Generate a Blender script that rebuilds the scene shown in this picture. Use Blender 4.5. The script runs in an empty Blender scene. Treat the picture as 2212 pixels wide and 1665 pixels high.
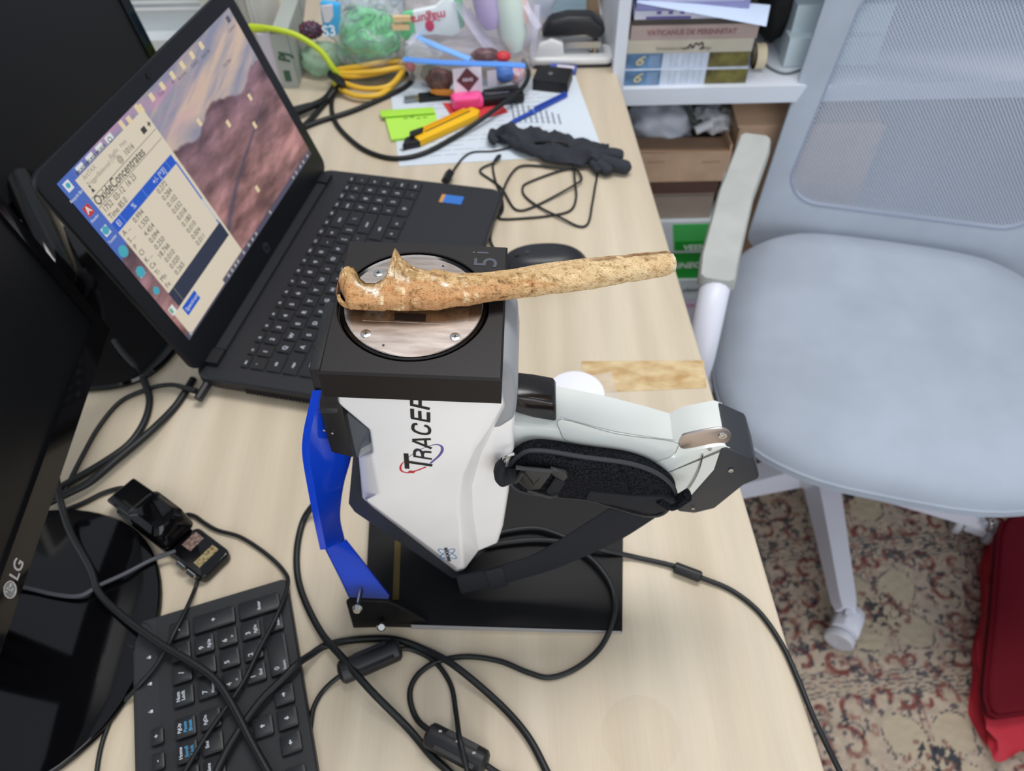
import bpy, bmesh, math, random
import numpy as np
from mathutils import Vector, Matrix, noise

R = math.radians
sc = bpy.context.scene
COL = sc.collection
random.seed(7)

# ---------------------------------------------------------------- camera
CAM_H, PITCH, ROLL, FPX = 0.64529, 0.870727, -0.0213989, 1685.807
FW = Vector((0, math.cos(PITCH), -math.sin(PITCH)))
_r0 = Vector((1, 0, 0)); _u0 = _r0.cross(FW)
RT = _r0*math.cos(ROLL) + _u0*math.sin(ROLL)
UP = -_r0*math.sin(ROLL) + _u0*math.cos(ROLL)
CAM = Vector((0, 0, CAM_H))
cd = bpy.data.cameras.new('camera'); co = bpy.data.objects.new('camera', cd); COL.objects.link(co)
m = Matrix((RT, UP, -FW)).transposed().to_4x4(); m.translation = CAM
co.matrix_world = m
cd.sensor_width = 36; cd.lens = FPX/2212*36; cd.clip_start = .02; cd.clip_end = 50
cd.dof.use_dof = True; cd.dof.focus_distance = .44; cd.dof.aperture_fstop = 10.5
sc.camera = co

# ---------------------------------------------------------------- light
w = bpy.data.worlds.new('room_light'); sc.world = w; w.use_nodes = True
bg = w.node_tree.nodes['Background']
bg.inputs[0].default_value = (.80, .89, 1.0, 1); bg.inputs[1].default_value = .56
def area(name, loc, size, power, color, rot=(0, 0, 0)):
    l = bpy.data.lights.new(name, 'AREA'); l.shape = 'RECTANGLE'; l.size, l.size_y = size
    l.energy = power; l.color = color
    o = bpy.data.objects.new(name, l); COL.objects.link(o); o.location = loc; o.rotation_euler = rot
    return o
area('ceiling_light', (.35, .95, 1.95), (1.2, .6), 29, (1, .97, .94))
area('ceiling_light', (.05, -1.0, 1.75), (1.4, .7), 10, (1, .97, .94))
area('unseen_light', (-1.9, .1, 1.05), (1.5, 1.3), 6, (.92, .97, 1), (0, R(-75), 0))
area('unseen_light', (.75, -1.5, .55), (1.8, 1.3), 20, (.97, .98, 1), (R(84), 0, 0))  # added unseen light behind the camera, brightens shelf fronts, analyser and chair
sc.view_settings.view_transform = 'Standard'
try: sc.view_settings.look = 'None'
except Exception: pass
sc.view_settings.gamma = 1; sc.view_settings.use_curve_mapping = False
sc.view_settings.exposure = -0.05

# ---------------------------------------------------------------- points of the place along a sight line
def ray(px, py): return FW + RT*((px-1106)/FPX) - UP*((py-832.5)/FPX)
def D(px, py, z=0.0):
    v = ray(px, py); return CAM + v*((z-CAM_H)/v.z)
def PY(px, py, Y):
    v = ray(px, py); return CAM + v*(Y/v.y)
def PX(px, py, X):
    v = ray(px, py); return CAM + v*(X/v.x)
def PL(px, py, M, ax, val):
    Mi = M.inverted(); c = Mi @ CAM; v = Mi.to_3x3() @ ray(px, py)
    return c + v*((val-c[ax])/v[ax])

# ---------------------------------------------------------------- materials
def lin(c):
    c = c/255.0
    return c/12.92 if c <= .04045 else ((c+.055)/1.055)**2.4
def L3(c): return (lin(c[0]), lin(c[1]), lin(c[2]), 1)
MATS = {}
def mat(name, col=(128, 128, 128), rough=.5, metal=0, spec=.5, bump=0, bscale=200, var=0, vscale=30, col2=None,
        stretch=None, coat=0, alpha=1, trans=0, ior=1.45, sheen=0, emit=0):
    if name in MATS: return MATS[name]
    m = bpy.data.materials.new(name); m.use_nodes = True
    nt = m.node_tree; N = nt.nodes; Lk = nt.links; p = N['Principled BSDF']
    p.inputs['Base Color'].default_value = L3(col)
    p.inputs['Roughness'].default_value = rough; p.inputs['Metallic'].default_value = metal
    p.inputs['Specular IOR Level'].default_value = spec; p.inputs['Coat Weight'].default_value = coat
    p.inputs['Coat Roughness'].default_value = .08
    p.inputs['Alpha'].default_value = alpha; p.inputs['Transmission Weight'].default_value = trans
    p.inputs['IOR'].default_value = ior; p.inputs['Sheen Weight'].default_value = sheen
    if emit:
        p.inputs['Emission Color'].default_value = L3(col); p.inputs['Emission Strength'].default_value = emit
        p.inputs['Base Color'].default_value = (.01, .01, .01, 1)
    if bump or var:
        tc = N.new('ShaderNodeTexCoord'); mp = N.new('ShaderNodeMapping'); Lk.new(tc.outputs['Object'], mp.inputs[0])
        if stretch: mp.inputs['Scale'].default_value = stretch
    if var:
        n = N.new('ShaderNodeTexNoise'); n.inputs['Scale'].default_value = vscale; n.inputs['Detail'].default_value = 6
        Lk.new(mp.outputs[0], n.inputs['Vector'])
        r = N.new('ShaderNodeValToRGB'); c2 = col2 or tuple(max(0, c*(1-var)) for c in col)
        r.color_ramp.elements[0].position = .35; r.color_ramp.elements[1].position = .68
        r.color_ramp.elements[0].color = L3(c2); r.color_ramp.elements[1].color = L3(col)
        Lk.new(n.outputs[0], r.inputs[0]); Lk.new(r.outputs[0], p.inputs['Base Color'])
    if bump:
        n2 = N.new('ShaderNodeTexNoise'); n2.inputs['Scale'].default_value = bscale; n2.inputs['Detail'].default_value = 4
        Lk.new(mp.outputs[0], n2.inputs['Vector'])
        b = N.new('ShaderNodeBump'); b.inputs['Strength'].default_value = bump; b.inputs['Distance'].default_value = .001
        Lk.new(n2.outputs[0], b.inputs['Height']); Lk.new(b.outputs[0], p.inputs['Normal'])
    MATS[name] = m
    return m
def attr_mat(name, rough=.8, emit=0, bump=0, bscale=300, spec=.3):
    if name in MATS: return MATS[name]
    m = mat(name, (120, 120, 120), rough, bump=bump, bscale=bscale, spec=spec)
    nt = m.node_tree; a = nt.nodes.new('ShaderNodeAttribute'); a.attribute_name = 'Col'
    p = nt.nodes['Principled BSDF']
    if emit:
        p.inputs['Base Color'].default_value = (.005, .005, .005, 1)
        nt.links.new(a.outputs['Color'], p.inputs['Emission Color']); p.inputs['Emission Strength'].default_value = emit
    else: nt.links.new(a.outputs['Color'], p.inputs['Base Color'])
    return m
def wood(name):
    m = mat(name, (216, 199, 172), .42, spec=.35); nt = m.node_tree; N = nt.nodes; Lk = nt.links; p = N['Principled BSDF']
    tc = N.new('ShaderNodeTexCoord'); mp = N.new('ShaderNodeMapping'); mp.inputs['Scale'].default_value = (9, .9, 1)
    mp.inputs['Rotation'].default_value = (0, 0, R(-3)); Lk.new(tc.outputs['Object'], mp.inputs[0])
    n = N.new('ShaderNodeTexNoise'); n.inputs['Scale'].default_value = 2.2; n.inputs['Detail'].default_value = 5; n.inputs['Distortion'].default_value = .5
    Lk.new(mp.outputs[0], n.inputs['Vector'])
    wv = N.new('ShaderNodeTexWave'); wv.inputs['Scale'].default_value = .9; wv.inputs['Distortion'].default_value = 9; wv.inputs['Detail'].default_value = 3
    wv.inputs['Detail Scale'].default_value = .6; Lk.new(mp.outputs[0], wv.inputs['Vector'])
    mp2 = N.new('ShaderNodeMapping'); mp2.inputs['Scale'].default_value = (150, 6, 1); Lk.new(tc.outputs['Object'], mp2.inputs[0])
    n3 = N.new('ShaderNodeTexNoise'); n3.inputs['Scale'].default_value = 3; n3.inputs['Detail'].default_value = 3; Lk.new(mp2.outputs[0], n3.inputs['Vector'])
    r1 = N.new('ShaderNodeValToRGB'); r1.color_ramp.elements[0].color = L3((203, 187, 162)); r1.color_ramp.elements[1].color = L3((216, 203, 181))
    r1.color_ramp.elements[0].position = .3; r1.color_ramp.elements[1].position = .7
    Lk.new(n.outputs[0], r1.inputs[0])
    mx = N.new('ShaderNodeMixRGB'); mx.blend_type = 'MULTIPLY'; mx.inputs[0].default_value = .07
    Lk.new(r1.outputs[0], mx.inputs[1]); Lk.new(wv.outputs[0], mx.inputs[2])
    mx2 = N.new('ShaderNodeMixRGB'); mx2.blend_type = 'MULTIPLY'; mx2.inputs[0].default_value = .12
    Lk.new(mx.outputs[0], mx2.inputs[1]); Lk.new(n3.outputs[0], mx2.inputs[2])
    Lk.new(mx2.outputs[0], p.inputs['Base Color'])
    return m
def fabric(name, col, scale=900):
    m = mat(name, col, .92, spec=.15, var=.06, vscale=9, sheen=.15)
    nt = m.node_tree; N = nt.nodes; p = N['Principled BSDF']
    tc = N.new('ShaderNodeTexCoord')
    a = N.new('ShaderNodeTexWave'); a.inputs['Scale'].default_value = scale; a.bands_direction = 'X'
    c = N.new('ShaderNodeTexWave'); c.inputs['Scale'].default_value = scale; c.bands_direction = 'Y'
    s = N.new('ShaderNodeMath'); s.operation = 'ADD'
    for q in (a, c): nt.links.new(tc.outputs['Object'], q.inputs['Vector'])
    nt.links.new(a.outputs['Fac'], s.inputs[0]); nt.links.new(c.outputs['Fac'], s.inputs[1])
    b = N.new('ShaderNodeBump'); b.inputs['Strength'].default_value = .35; b.inputs['Distance'].default_value = .0006
    nt.links.new(s.outputs[0], b.inputs['Height']); nt.links.new(b.outputs[0], p.inputs['Normal'])
    return m
def mesh_fabric(name, col, pitch=.0042, hole=.38):
    """open knit: rows of round holes let light and view through"""
    m = mat(name, col, .85, spec=.15); nt = m.node_tree; N = nt.nodes; Lk = nt.links; p = N['Principled BSDF']
    uv = N.new('ShaderNodeUVMap'); uv.uv_map = 'UVMap'
    v = N.new('ShaderNodeTexVoronoi'); v.voronoi_dimensions = '2D'; v.inputs['Scale'].default_value = 1/pitch; v.inputs['Randomness'].default_value = 0
    mp = N.new('ShaderNodeMapping'); mp.inputs['Rotation'].default_value = (0, 0, R(45)); mp.inputs['Scale'].default_value = (1, .8, 1)
    Lk.new(uv.outputs[0], mp.inputs[0]); Lk.new(mp.outputs[0], v.inputs['Vector'])
    g = N.new('ShaderNodeMath'); g.operation = 'GREATER_THAN'; g.inputs[1].default_value = hole
    Lk.new(v.outputs['Distance'], g.inputs[0]); Lk.new(g.outputs[0], p.inputs['Alpha'])
    return m
def plastic_film(name, col, alpha=.3, rough=.15):
    """thin clear film: part see-through, part milky gloss"""
    m = mat(name, col, rough, spec=.6); nt = m.node_tree; N = nt.nodes; Lk = nt.links; p = N['Principled BSDF']
    t = N.new('ShaderNodeBsdfTransparent'); mx = N.new('ShaderNodeMixShader')
    lw = N.new('ShaderNodeLayerWeight'); lw.inputs[0].default_value = .4
    ma = N.new('ShaderNodeMath'); ma.operation = 'MULTIPLY_ADD'; ma.inputs[1].default_value = .40; ma.inputs[2].default_value = alpha
    Lk.new(lw.outputs['Facing'], ma.inputs[0]); Lk.new(ma.outputs[0], mx.inputs[0])
    Lk.new(t.outputs[0], mx.inputs[1]); Lk.new(p.outputs[0], mx.inputs[2])
    Lk.new(mx.outputs[0], N['Material Output'].inputs[0])
    return m

# ---------------------------------------------------------------- mesh helpers
WM = {}
def bevel(bm, off, seg=2, ang=30):
    ed = [e for e in bm.edges if len(e.link_faces) == 2 and e.calc_face_angle(0) > R(ang)]
    if ed: bmesh.ops.bevel(bm, geom=ed, offset=off, segments=seg, affect='EDGES', profile=.5, clamp_overlap=True)
    return bm
def NB(): return bmesh.new()
def box(bm, x0, x1, y0, y1, z0, z1, M=None):
    vs = [bm.verts.new(M @ Vector(c) if M else c) for c in
          ((x0, y0, z0), (x1, y0, z0), (x1, y1, z0), (x0, y1, z0), (x0, y0, z1), (x1, y0, z1), (x1, y1, z1), (x0, y1, z1))]
    for f in ((3, 2, 1, 0), (4, 5, 6, 7), (0, 1, 5, 4), (1, 2, 6, 5), (2, 3, 7, 6), (3, 0, 4, 7)): bm.faces.new([vs[i] for i in f])
    return bm
def bx(x0, x1, y0, y1, z0, z1, bev=0, seg=2, M=None):
    bm = box(NB(), x0, x1, y0, y1, z0, z1, M)
    return bevel(bm, bev, seg) if bev else bm
def loft(bm, rings, cap=True, closed=True):
    vr = [[bm.verts.new(p) for p in r] for r in rings]
    n = len(vr[0])
    for a, b in zip(vr, vr[1:]):
        for i in range(n if closed else n-1):
            j = (i+1) % n
            try: bm.faces.new((a[i], a[j], b[j], b[i]))
            except Exception: pass
    if cap and closed:
        try: bm.faces.new(list(reversed(vr[0]))); bm.faces.new(vr[-1])
        except Exception: pass
    return bm
def prism(bm, poly, d0, d1, axis='z', poly1=None, M=None):
    """poly is 2-D; extruded along axis from d0 to d1 (poly1: outline at d1)"""
    def mk(p, d):
        v = Vector((p[0], p[1], d)) if axis == 'z' else Vector((p[0], d, p[1])) if axis == 'y' else Vector((d, p[0], p[1]))
        return M @ v if M else v
    loft(bm, [[mk(p, d0) for p in poly], [mk(p, d1) for p in (poly1 or poly)]])
    bmesh.ops.recalc_face_normals(bm, faces=bm.faces[:])
    return bm
def rrect(x0, x1, y0, y1, r, n=5):
    out = []
    for cx, cy, a0 in ((x1-r, y1-r, 0), (x0+r, y1-r, 90), (x0+r, y0+r, 180), (x1-r, y0+r, 270)):
        for i in range(n+1):
            a = R(a0+90*i/n); out.append((cx+r*math.cos(a), cy+r*math.sin(a)))
    return out
def cyl(bm, r0, r1, z0, z1, n=24, M=None, c=(0, 0)):
    def ring(r, z): return [(M @ Vector((c[0]+r*math.cos(2*math.pi*i/n), c[1]+r*math.sin(2*math.pi*i/n), z))) if M
                            else Vector((c[0]+r*math.cos(2*math.pi*i/n), c[1]+r*math.sin(2*math.pi*i/n), z)) for i in range(n)]
    return loft(bm, [ring(r0, z0), ring(r1, z1)])
def lathe(bm, prof, n=28, M=None):
    rings = []
    for r, z in prof:
        rings.append([(M or Matrix()) @ Vector((r*math.cos(2*math.pi*i/n), r*math.sin(2*math.pi*i/n), z)) for i in range(n)])
    return loft(bm, rings)
def cr(pts, sub=6, closed=False):
    P = [Vector(p) for p in pts]; n = len(P); out = []
    rng = range(n if closed else n-1)
    for i in rng:
        a = P[(i-1) % n] if closed or i > 0 else P[0]*2-P[1]
        b = P[i]; c = P[(i+1) % n]; d = P[(i+2) % n] if closed or i+2 < n else P[-1]*2-P[-2]
        for k in range(sub):
            t = k/sub
            out.append(.5*((2*b)+(c-a)*t+(2*a-5*b+4*c-d)*t*t+(3*b-a-3*c+d)*t**3))
    if not closed: out.append(P[-1])
    return out
def tube(bm, pts, r, n=8, sub=6, closed=False, flat=1.0, rf=None):
    C = cr(pts, sub, closed) if sub > 1 else [Vector(p) for p in pts]
    rings = []; nrm = None; m = len(C)
    for i, p in enumerate(C):
        t = (C[(i+1) % m]-C[i-1]) if closed else (C[min(i+1, m-1)]-C[max(i-1, 0)])
        if t.length < 1e-9: t = Vector((1, 0, 0))
        t.normalize()
        if nrm is None:
            nrm = Vector((0, 0, 1)) if abs(t.z) < .9 else Vector((1, 0, 0))
        nrm = (nrm - t*nrm.dot(t))
        nrm = nrm.normalized() if nrm.length > 1e-6 else t.orthogonal().normalized()
        bn = t.cross(nrm)
        rr = r*(rf(i/(m-1)) if rf else 1)
        rings.append([p + nrm*math.cos(2*math.pi*k/n)*rr*flat + bn*math.sin(2*math.pi*k/n)*rr for k in range(n)])
    if closed: rings.append(rings[0])
    loft(bm, rings, cap=not closed)
    if closed: bmesh.ops.remove_doubles(bm, verts=bm.verts[:], dist=1e-7)
    return bm
def blob(bm, c, rad, amp=.1, scale=3, seed=0, sub=4, M=None, flatz=None):
    r = bmesh.ops.create_icosphere(bm, subdivisions=sub, radius=1)
    for v in r['verts']:
        d = v.co.normalized()
        k = 1+amp*noise.fractal(d*scale+Vector((seed*7.3, seed*1.7, 0)), 1, 2, 4)
        q = Vector((d.x*rad[0], d.y*rad[1], d.z*rad[2]))*k
        q = (M @ q if M else q) + Vector(c)
        if flatz is not None and q.z < flatz: q.z = flatz + (q.z-flatz)*.04
        v.co = q
    return bm
def merge(bm, other, M=None):
    me = bpy.data.meshes.new('t'); other.to_mesh(me); other.free()
    if M: me.transform(M)
    bm.from_mesh(me); bpy.data.meshes.remove(me); return bm
_tc = bpy.data.curves.new('t', 'FONT'); _to = bpy.data.objects.new('t', _tc); COL.objects.link(_to)
def text(s, size, ext=.0002, bold=0, shear=0, align='CENTER', xs=1.0, M=None):
    """flat lettering in the XY plane, reading along +X, centred at the origin"""
    _tc.body = s; _tc.size = size; _tc.extrude = ext/2; _tc.offset = bold; _tc.shear = shear
    _tc.align_x = align; _tc.align_y = 'CENTER'; _tc.resolution_u = 3
    dg = bpy.context.evaluated_depsgraph_get(); dg.update()
    me = bpy.data.meshes.new_from_object(_to.evaluated_get(dg))
    bm = NB(); bm.from_mesh(me); bpy.data.meshes.remove(me)
    T = Matrix.Diagonal((xs, 1, 1, 1)); bm.transform((M @ T) if M else T)
    return bm
def mk(bm, name, mt, smooth=35):
    me = bpy.data.meshes.new(name); bmesh.ops.recalc_face_normals(bm, faces=bm.faces[:]) if len(bm.faces) < 60000 else None
    bm.to_mesh(me); bm.free()
    if smooth:
        me.polygons.foreach_set('use_smooth', [True]*len(me.polygons))
        me.set_sharp_from_angle(angle=R(smooth))
    me.materials.append(mt)
    return me
def thing(name, label, cat, loc=(0, 0, 0), rotz=0, group=None, M=None):
    o = bpy.data.objects.new(name, None); COL.objects.link(o); o.empty_display_size = .02
    if M is None: M = Matrix.Translation(Vector(loc)) @ Matrix.Rotation(rotz, 4, 'Z')
    o.matrix_world = M; WM[o.name] = M.copy()
    o['label'] = label; o['category'] = cat
    if group: o['group'] = group
    return o
def part(name, bm, mt, parent, world=False, smooth=35, label=None, kind=None):
    if world: bm.transform(WM[parent.name].inverted())
    me = bm if isinstance(bm, bpy.types.Mesh) else mk(bm, name, mt, smooth)
    o = bpy.data.objects.new(name, me); COL.objects.link(o); o.parent = parent
    WM[o.name] = WM[parent.name]
    if label: o['label'] = label
    if kind: o['kind'] = kind
    return o
def single(name, bm, mt, label=None, cat=None, group=None, kind=None, smooth=35):
    """a thing that is one mesh, in world coordinates; its origin goes to its base"""
    xs = [v.co for v in bm.verts]
    lo = Vector((min(v.x for v in xs), min(v.y for v in xs), min(v.z for v in xs)))
    hi = Vector((max(v.x for v in xs), max(v.y for v in xs), max(v.z for v in xs)))
    c = Vector(((lo.x+hi.x)/2, (lo.y+hi.y)/2, lo.z))
    bm.transform(Matrix.Translation(-c))
    o = bpy.data.objects.new(name, mk(bm, name, mt, smooth)); COL.objects.link(o); o.location = c
    WM[o.name] = Matrix.Translation(c)
    if label: o['label'] = label
    if cat: o['category'] = cat
    if group: o['group'] = group
    if kind: o['kind'] = kind
    return o
def setcol(o, cols):
    a = o.data.color_attributes.new('Col', 'FLOAT_COLOR', 'POINT')
    c = np.ones((len(o.data.vertices), 4), np.float32); c[:, :3] = cols
    a.data.foreach_set('color', c.ravel())
def slin(a):
    a = np.asarray(a, float)/255.0
    return np.where(a <= .04045, a/12.92, ((a+.055)/1.055)**2.4)
def gridmesh(name, X, Y, Z):
    """quad grid from 2-D coordinate arrays"""
    h, w_ = X.shape; me = bpy.data.meshes.new(name)
    V = np.stack([X, Y, Z], -1).reshape(-1, 3).astype(np.float32)
    i = np.arange((h-1)*(w_-1)); r = i//(w_-1); c = i % (w_-1); a = r*w_+c
    F = np.stack([a, a+1, a+w_+1, a+w_], -1).astype(np.int32)
    me.vertices.add(len(V)); me.vertices.foreach_set('co', V.ravel())
    me.loops.add(F.size); me.loops.foreach_set('vertex_index', F.ravel())
    me.polygons.add(len(F)); me.polygons.foreach_set('loop_start', np.arange(0, F.size, 4, dtype=np.int32))
    me.polygons.foreach_set('loop_total', np.full(len(F), 4, np.int32))
    me.update(calc_edges=True); me.validate()
    return me
def fbm(x, y, seed=0, octv=4):
    rs = np.random.RandomState(seed); out = np.zeros_like(x, float); amp = 1
    for o_ in range(octv):
        g = rs.rand(64, 64); f = 2.0**o_
        xx = x*f; yy = y*f; x0 = np.floor(xx).astype(int); y0 = np.floor(yy).astype(int)
        tx = xx-x0; ty = yy-y0; tx = tx*tx*(3-2*tx); ty = ty*ty*(3-2*ty)
        q = lambda a, b: g[a % 64, b % 64]
        out += amp*((q(x0, y0)*(1-tx)+q(x0+1, y0)*tx)*(1-ty)+(q(x0, y0+1)*(1-tx)+q(x0+1, y0+1)*tx)*ty)
        amp *= .5
    return out/(2-2*.5**octv)
def frame(o, x, y):
    """matrix with origin o and axes x, y (made square) and z = x cross y"""
    x = Vector(x).normalized(); z = x.cross(Vector(y)).normalized(); y = z.cross(x)
    M = Matrix((x, y, z)).transposed().to_4x4(); M.translation = Vector(o); return M

black = mat('black_plastic', (22, 22, 25), .45)
blackgloss = mat('glossy_black_plastic', (9, 9, 11), .08, spec=.45)
cablem = mat('black_cable_rubber', (21, 23, 24), .45, spec=.45)
white = mat('white_laminate', (218, 224, 234), .45, var=.03, vscale=5)
chrome = mat('bright_steel', (200, 200, 198), .18, 1)

# ================================================================ SETTING
FZ = -.75
single('floor', bx(-2.2, 2.6, -1.6, 1.85, FZ-.03, FZ), mat('dark_floor_boards', (112, 98, 84), .6, var=.2, vscale=4, stretch=(1, 8, 1)), kind='structure')
single('wall_back', bx(-2.2, 2.6, 1.80, 1.85, FZ, 1.2), mat('grey_white_paint', (186, 188, 195), .8, bump=.2, bscale=120), kind='structure')

# ---------------------------------------------------------------- carpet
def make_rug():
    x0, x1, y0, y1 = .08, 1.3, -.05, 1.14; st = .0034
    xs = np.arange(x0, x1, st); ys = np.arange(y0, y1, st); X, Y = np.meshgrid(xs, ys)
    Z = np.full_like(X, FZ+.007) + (fbm(X*120, Y*120, 5, 2)-.5)*.003
    me = gridmesh('carpet', X, Y, Z)
    rs = np.random.RandomState(3)
    base = np.array([178, 163, 146.]); rosy = np.array([158, 126, 118.])
    n = fbm(X*14, Y*14, 1); n2 = fbm(X*90, Y*90, 2, 3)
    c = base[None, None]*(0.9+.2*n2[..., None])
    # worn pinkish ground outside the main field
    th = R(2); CX, CY, V0 = .680, .605, 0.0; u = (X-CX)*math.cos(th)+(Y-CY)*math.sin(th); v = -(X-CX)*math.sin(th)+(Y-CY)*math.cos(th)
    def over(mask, col, a=1.0):
        mk_ = (mask*a)[..., None]; c[...] = c*(1-mk_)+np.array(col, float)*mk_
    def sm(d, wd): return np.clip((wd-d)/(.0022)+.5, 0, 1)
    field = np.clip((np.abs(u)-.19)/.01, 0, 1); over(field, rosy, .5)
    navy = (38, 44, 56); red = (112, 58, 54); cream = (182, 168, 146)
    P_ = .262   # repeat of the medallions along the runner
    vv = (v-V0+P_/2) % P_ - P_/2; uu = np.abs(u)
    ang = np.arctan2(vv, u); rad = np.hypot(u, vv)
    pet = .012+.082*np.abs(np.sin(2*ang))**.65; edge_ = (n2-.5)*.010; over(sm(rad+edge_, pet), cream, .95)
    over(sm(np.abs(rad-pet-.003+edge_), .0015), navy, .8*(n2 > .45))
    over((rad < .034)*(fbm(X*130, Y*130, 21, 2) > .52), navy, .8); over((rad < .05)*(fbm(X*110, Y*110, 22, 2) > .62), (120, 84, 78), .7)
    over(sm(np.abs(np.abs(u)-np.abs(vv)*.05-.002), .0014)*(np.abs(vv) > .03), (128, 84, 76), .6*(n2 > .4))
    bd_ = np.abs(vv)-(P_/2)
    over(np.clip((bd_+.020)/.003, 0, 1), (176, 160, 142), .7)
    for e in (-.020, -.013, -.004): over(sm(np.abs(bd_-e+.0015*np.sin(u*240)), .0010), navy, .75*(n2 > .38))
    # scrolls: mirrored S-curves along both sides
    def stroke(pts, wd, col, a=.9):
        pts = np.array(pts); d = np.full(X.shape, 9.)
        for (ax, ay), (bx_, by) in zip(pts, pts[1:]):
            dx, dy = bx_-ax, by-ay; L2 = dx*dx+dy*dy+1e-12
            t = np.clip(((uu-ax)*dx+(vvm-ay)*dy)/L2, 0, 1)
            d = np.minimum(d, np.hypot(uu-ax-t*dx, vvm-ay-t*dy))
        over(sm(d, wd*(.75+.6*n)), col, a*np.clip(n2*2.6-.45, .25, 1))
    vvm = np.abs(vv)
    def spiral(cx, cy, r, a0, turns, k=14):
        return [(cx+r*(1-.75*i/k)*math.cos(a0+turns*2*math.pi*i/k), cy+r*(1-.75*i/k)*math.sin(a0+turns*2*math.pi*i/k)) for i in range(k+1)]
    for (cx, cy, r, a0, tn) in ((.115, .085, .032, 2.6, -.6), (.050, .103, .026, -.4, .6), (.135, .03, .034, 1.2, .7), (.175, .088, .024, -1.2, -.6), (.02, .098, .02, 2.8, .5), (.19, .02, .026, 2, .6),
                                (.235, .05, .034, 2.0, .8), (.28, .095, .032, -.6, -.9), (.235, .0, .026, .6, .7), (.33, .04, .036, 2.4, -.8),
                                (.40, .085, .032, .2, .8), (.46, .02, .034, 1.5, .8), (.52, .08, .036, 2.5, -.8), (.375, .0, .025, .3, .8)):
        stroke(spiral(cx, cy, r, a0, tn), .0040, red, .85)
    for (cx, cy, r, a0, tn) in ((.12, .05, .02, .6, .8), (.085, .09, .016, 2.2, -.8), (.17, .06, .018, .2, .8), (.25, .085, .018, 1.1, -.8), (.30, .03, .02, 2, .7), (.36, .07, .02, .3, .8), (.43, .05, .02, 1.3, .8)):
        stroke(spiral(cx, cy, r, a0, tn), .0016, navy, .8)
    for e in (.195, .215, .305, .325): over(sm(np.abs(uu-e+.004*np.sin(vv*180)), .0013), navy, .8)
    # little blossoms
    for k in range(400):
        cx, cy = rs.uniform(x0, x1), rs.uniform(y0, y1); r = rs.uniform(.0035, .007); i0 = int((cy-y0)/st); j0 = int((cx-x0)/st); q = 5
        sl = (slice(max(0, i0-q), i0+q), slice(max(0, j0-q), j0+q))
        a = np.arctan2(Y[sl]-cy, X[sl]-cx); d = np.hypot(X[sl]-cx, Y[sl]-cy)
        mk_ = np.clip((r*(.7+.4*np.cos(5*a))-d)/.002+.5, 0, 1)[..., None]*.9
        col = np.array(navy if rs.rand() < .7 else (104, 112, 118) if rs.rand() < .5 else red, float)
        if (rad[sl]-pet[sl]).min(initial=9) > .008: c[sl] = c[sl]*(1-mk_)+col*mk_
    sp = fbm(X*105, Y*105, 8, 2); over((sp > .66)*(rad > pet+.008), (64, 64, 72), .7)
    sp = fbm(X*75, Y*75, 9, 2); over((sp > .70)*(rad > pet+.008), (138, 98, 90), .6)
    c *= .98
    o = bpy.data.objects.new('carpet', me); COL.objects.link(o)
    me.materials.append(attr_mat('woven_carpet', .95, bump=.5, bscale=500, spec=.1)); setcol(o, slin(c).reshape(-1, 3))
    me.polygons.foreach_set('use_smooth', [True]*len(me.polygons))
    o['label'] = 'worn beige carpet with dark red scrolls and navy flowers on the floor'; o['category'] = 'carpet'
make_rug()

# ---------------------------------------------------------------- desk
EDGE = lambda y: .1813+(1.2215-min(y, 1.2215))*.0475
desk = thing('desk', 'pale wood office desk carrying the laptop and the white analyser', 'desk', (-.3, .5, FZ))
poly = [(EDGE(-.35), -.35), (EDGE(.4), .4), (EDGE(1.2215), 1.2215), (.165, 1.235), (.165, 1.55), (-.95, 1.55), (-.95, -.35)]
part('desktop', bevel(prism(NB(), poly, -.028, 0), .004, 3, 40), wood('pale_birch_laminate'), desk, world=True)
for y in (-.28, 1.15):
    part('leg', bx(-.85, .10, y, y+.025, FZ, -.028, .001), mat('beige_panel', (196, 180, 152), .5), desk, world=True)
part('modesty_panel', bx(-.80, -.78, -.255, 1.15, -.55, -.028), MATS['beige_panel'], desk, world=True)
# ring stain left by a cup
c0 = D(1385, 1588)
bm = NB(); lathe(bm, [(.0305, .00002), (.0305, .00012), (.0001, .00012)], 40, Matrix.Translation(c0))
part('ring_stain', bm, plastic_film('faint_stain', (196, 180, 154), -.05, .4), desk, world=True, label='faint round stain')
# brown packing tape stuck over the edge
tp = [D(1256, 781), D(1520, 779), D(1526, 838), D(1290, 848), D(1262, 820)]
bm = NB(); prism(bm, [(p.x, p.y) for p in tp], .0001, .0005)
single('packing_tape', bm, mat('old_brown_tape', (178, 142, 90), .35, var=.35, vscale=38, col2=(214, 192, 150), stretch=(1, 2, 1)),
       'strip of old brown packing tape stuck to the desk edge', 'tape')
bm = NB(); bq = [D(1268, 815), D(1320, 803), D(1342, 878), D(1285, 895)]
prism(bm, [(p.x, p.y) for p in bq], .0006, .0010)
single('plastic_pouch', bm, plastic_film('clear_film', (235, 230, 224), .12, .12), 'small clear plastic pouch lying by the cotton pads', 'pouch')
for px, py, dz, l in ((1182, 868, 0, 'white cotton pad beside the trigger, lower of the two'), (1243, 856, .004, 'white cotton pad lying on top of the other, nearer the tape')):
    c0 = D(px, py); bm = NB()
    lathe(bm, [(.001, .0002+dz), (.029, .0002+dz), (.0305, .002+dz), (.028, .0038+dz), (.001, .0042+dz)], 40, Matrix.Translation(c0))
    single('cotton_pad', bm, mat('cotton', (238, 238, 248), .95, bump=.4, bscale=500), l, 'cotton pad')
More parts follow.
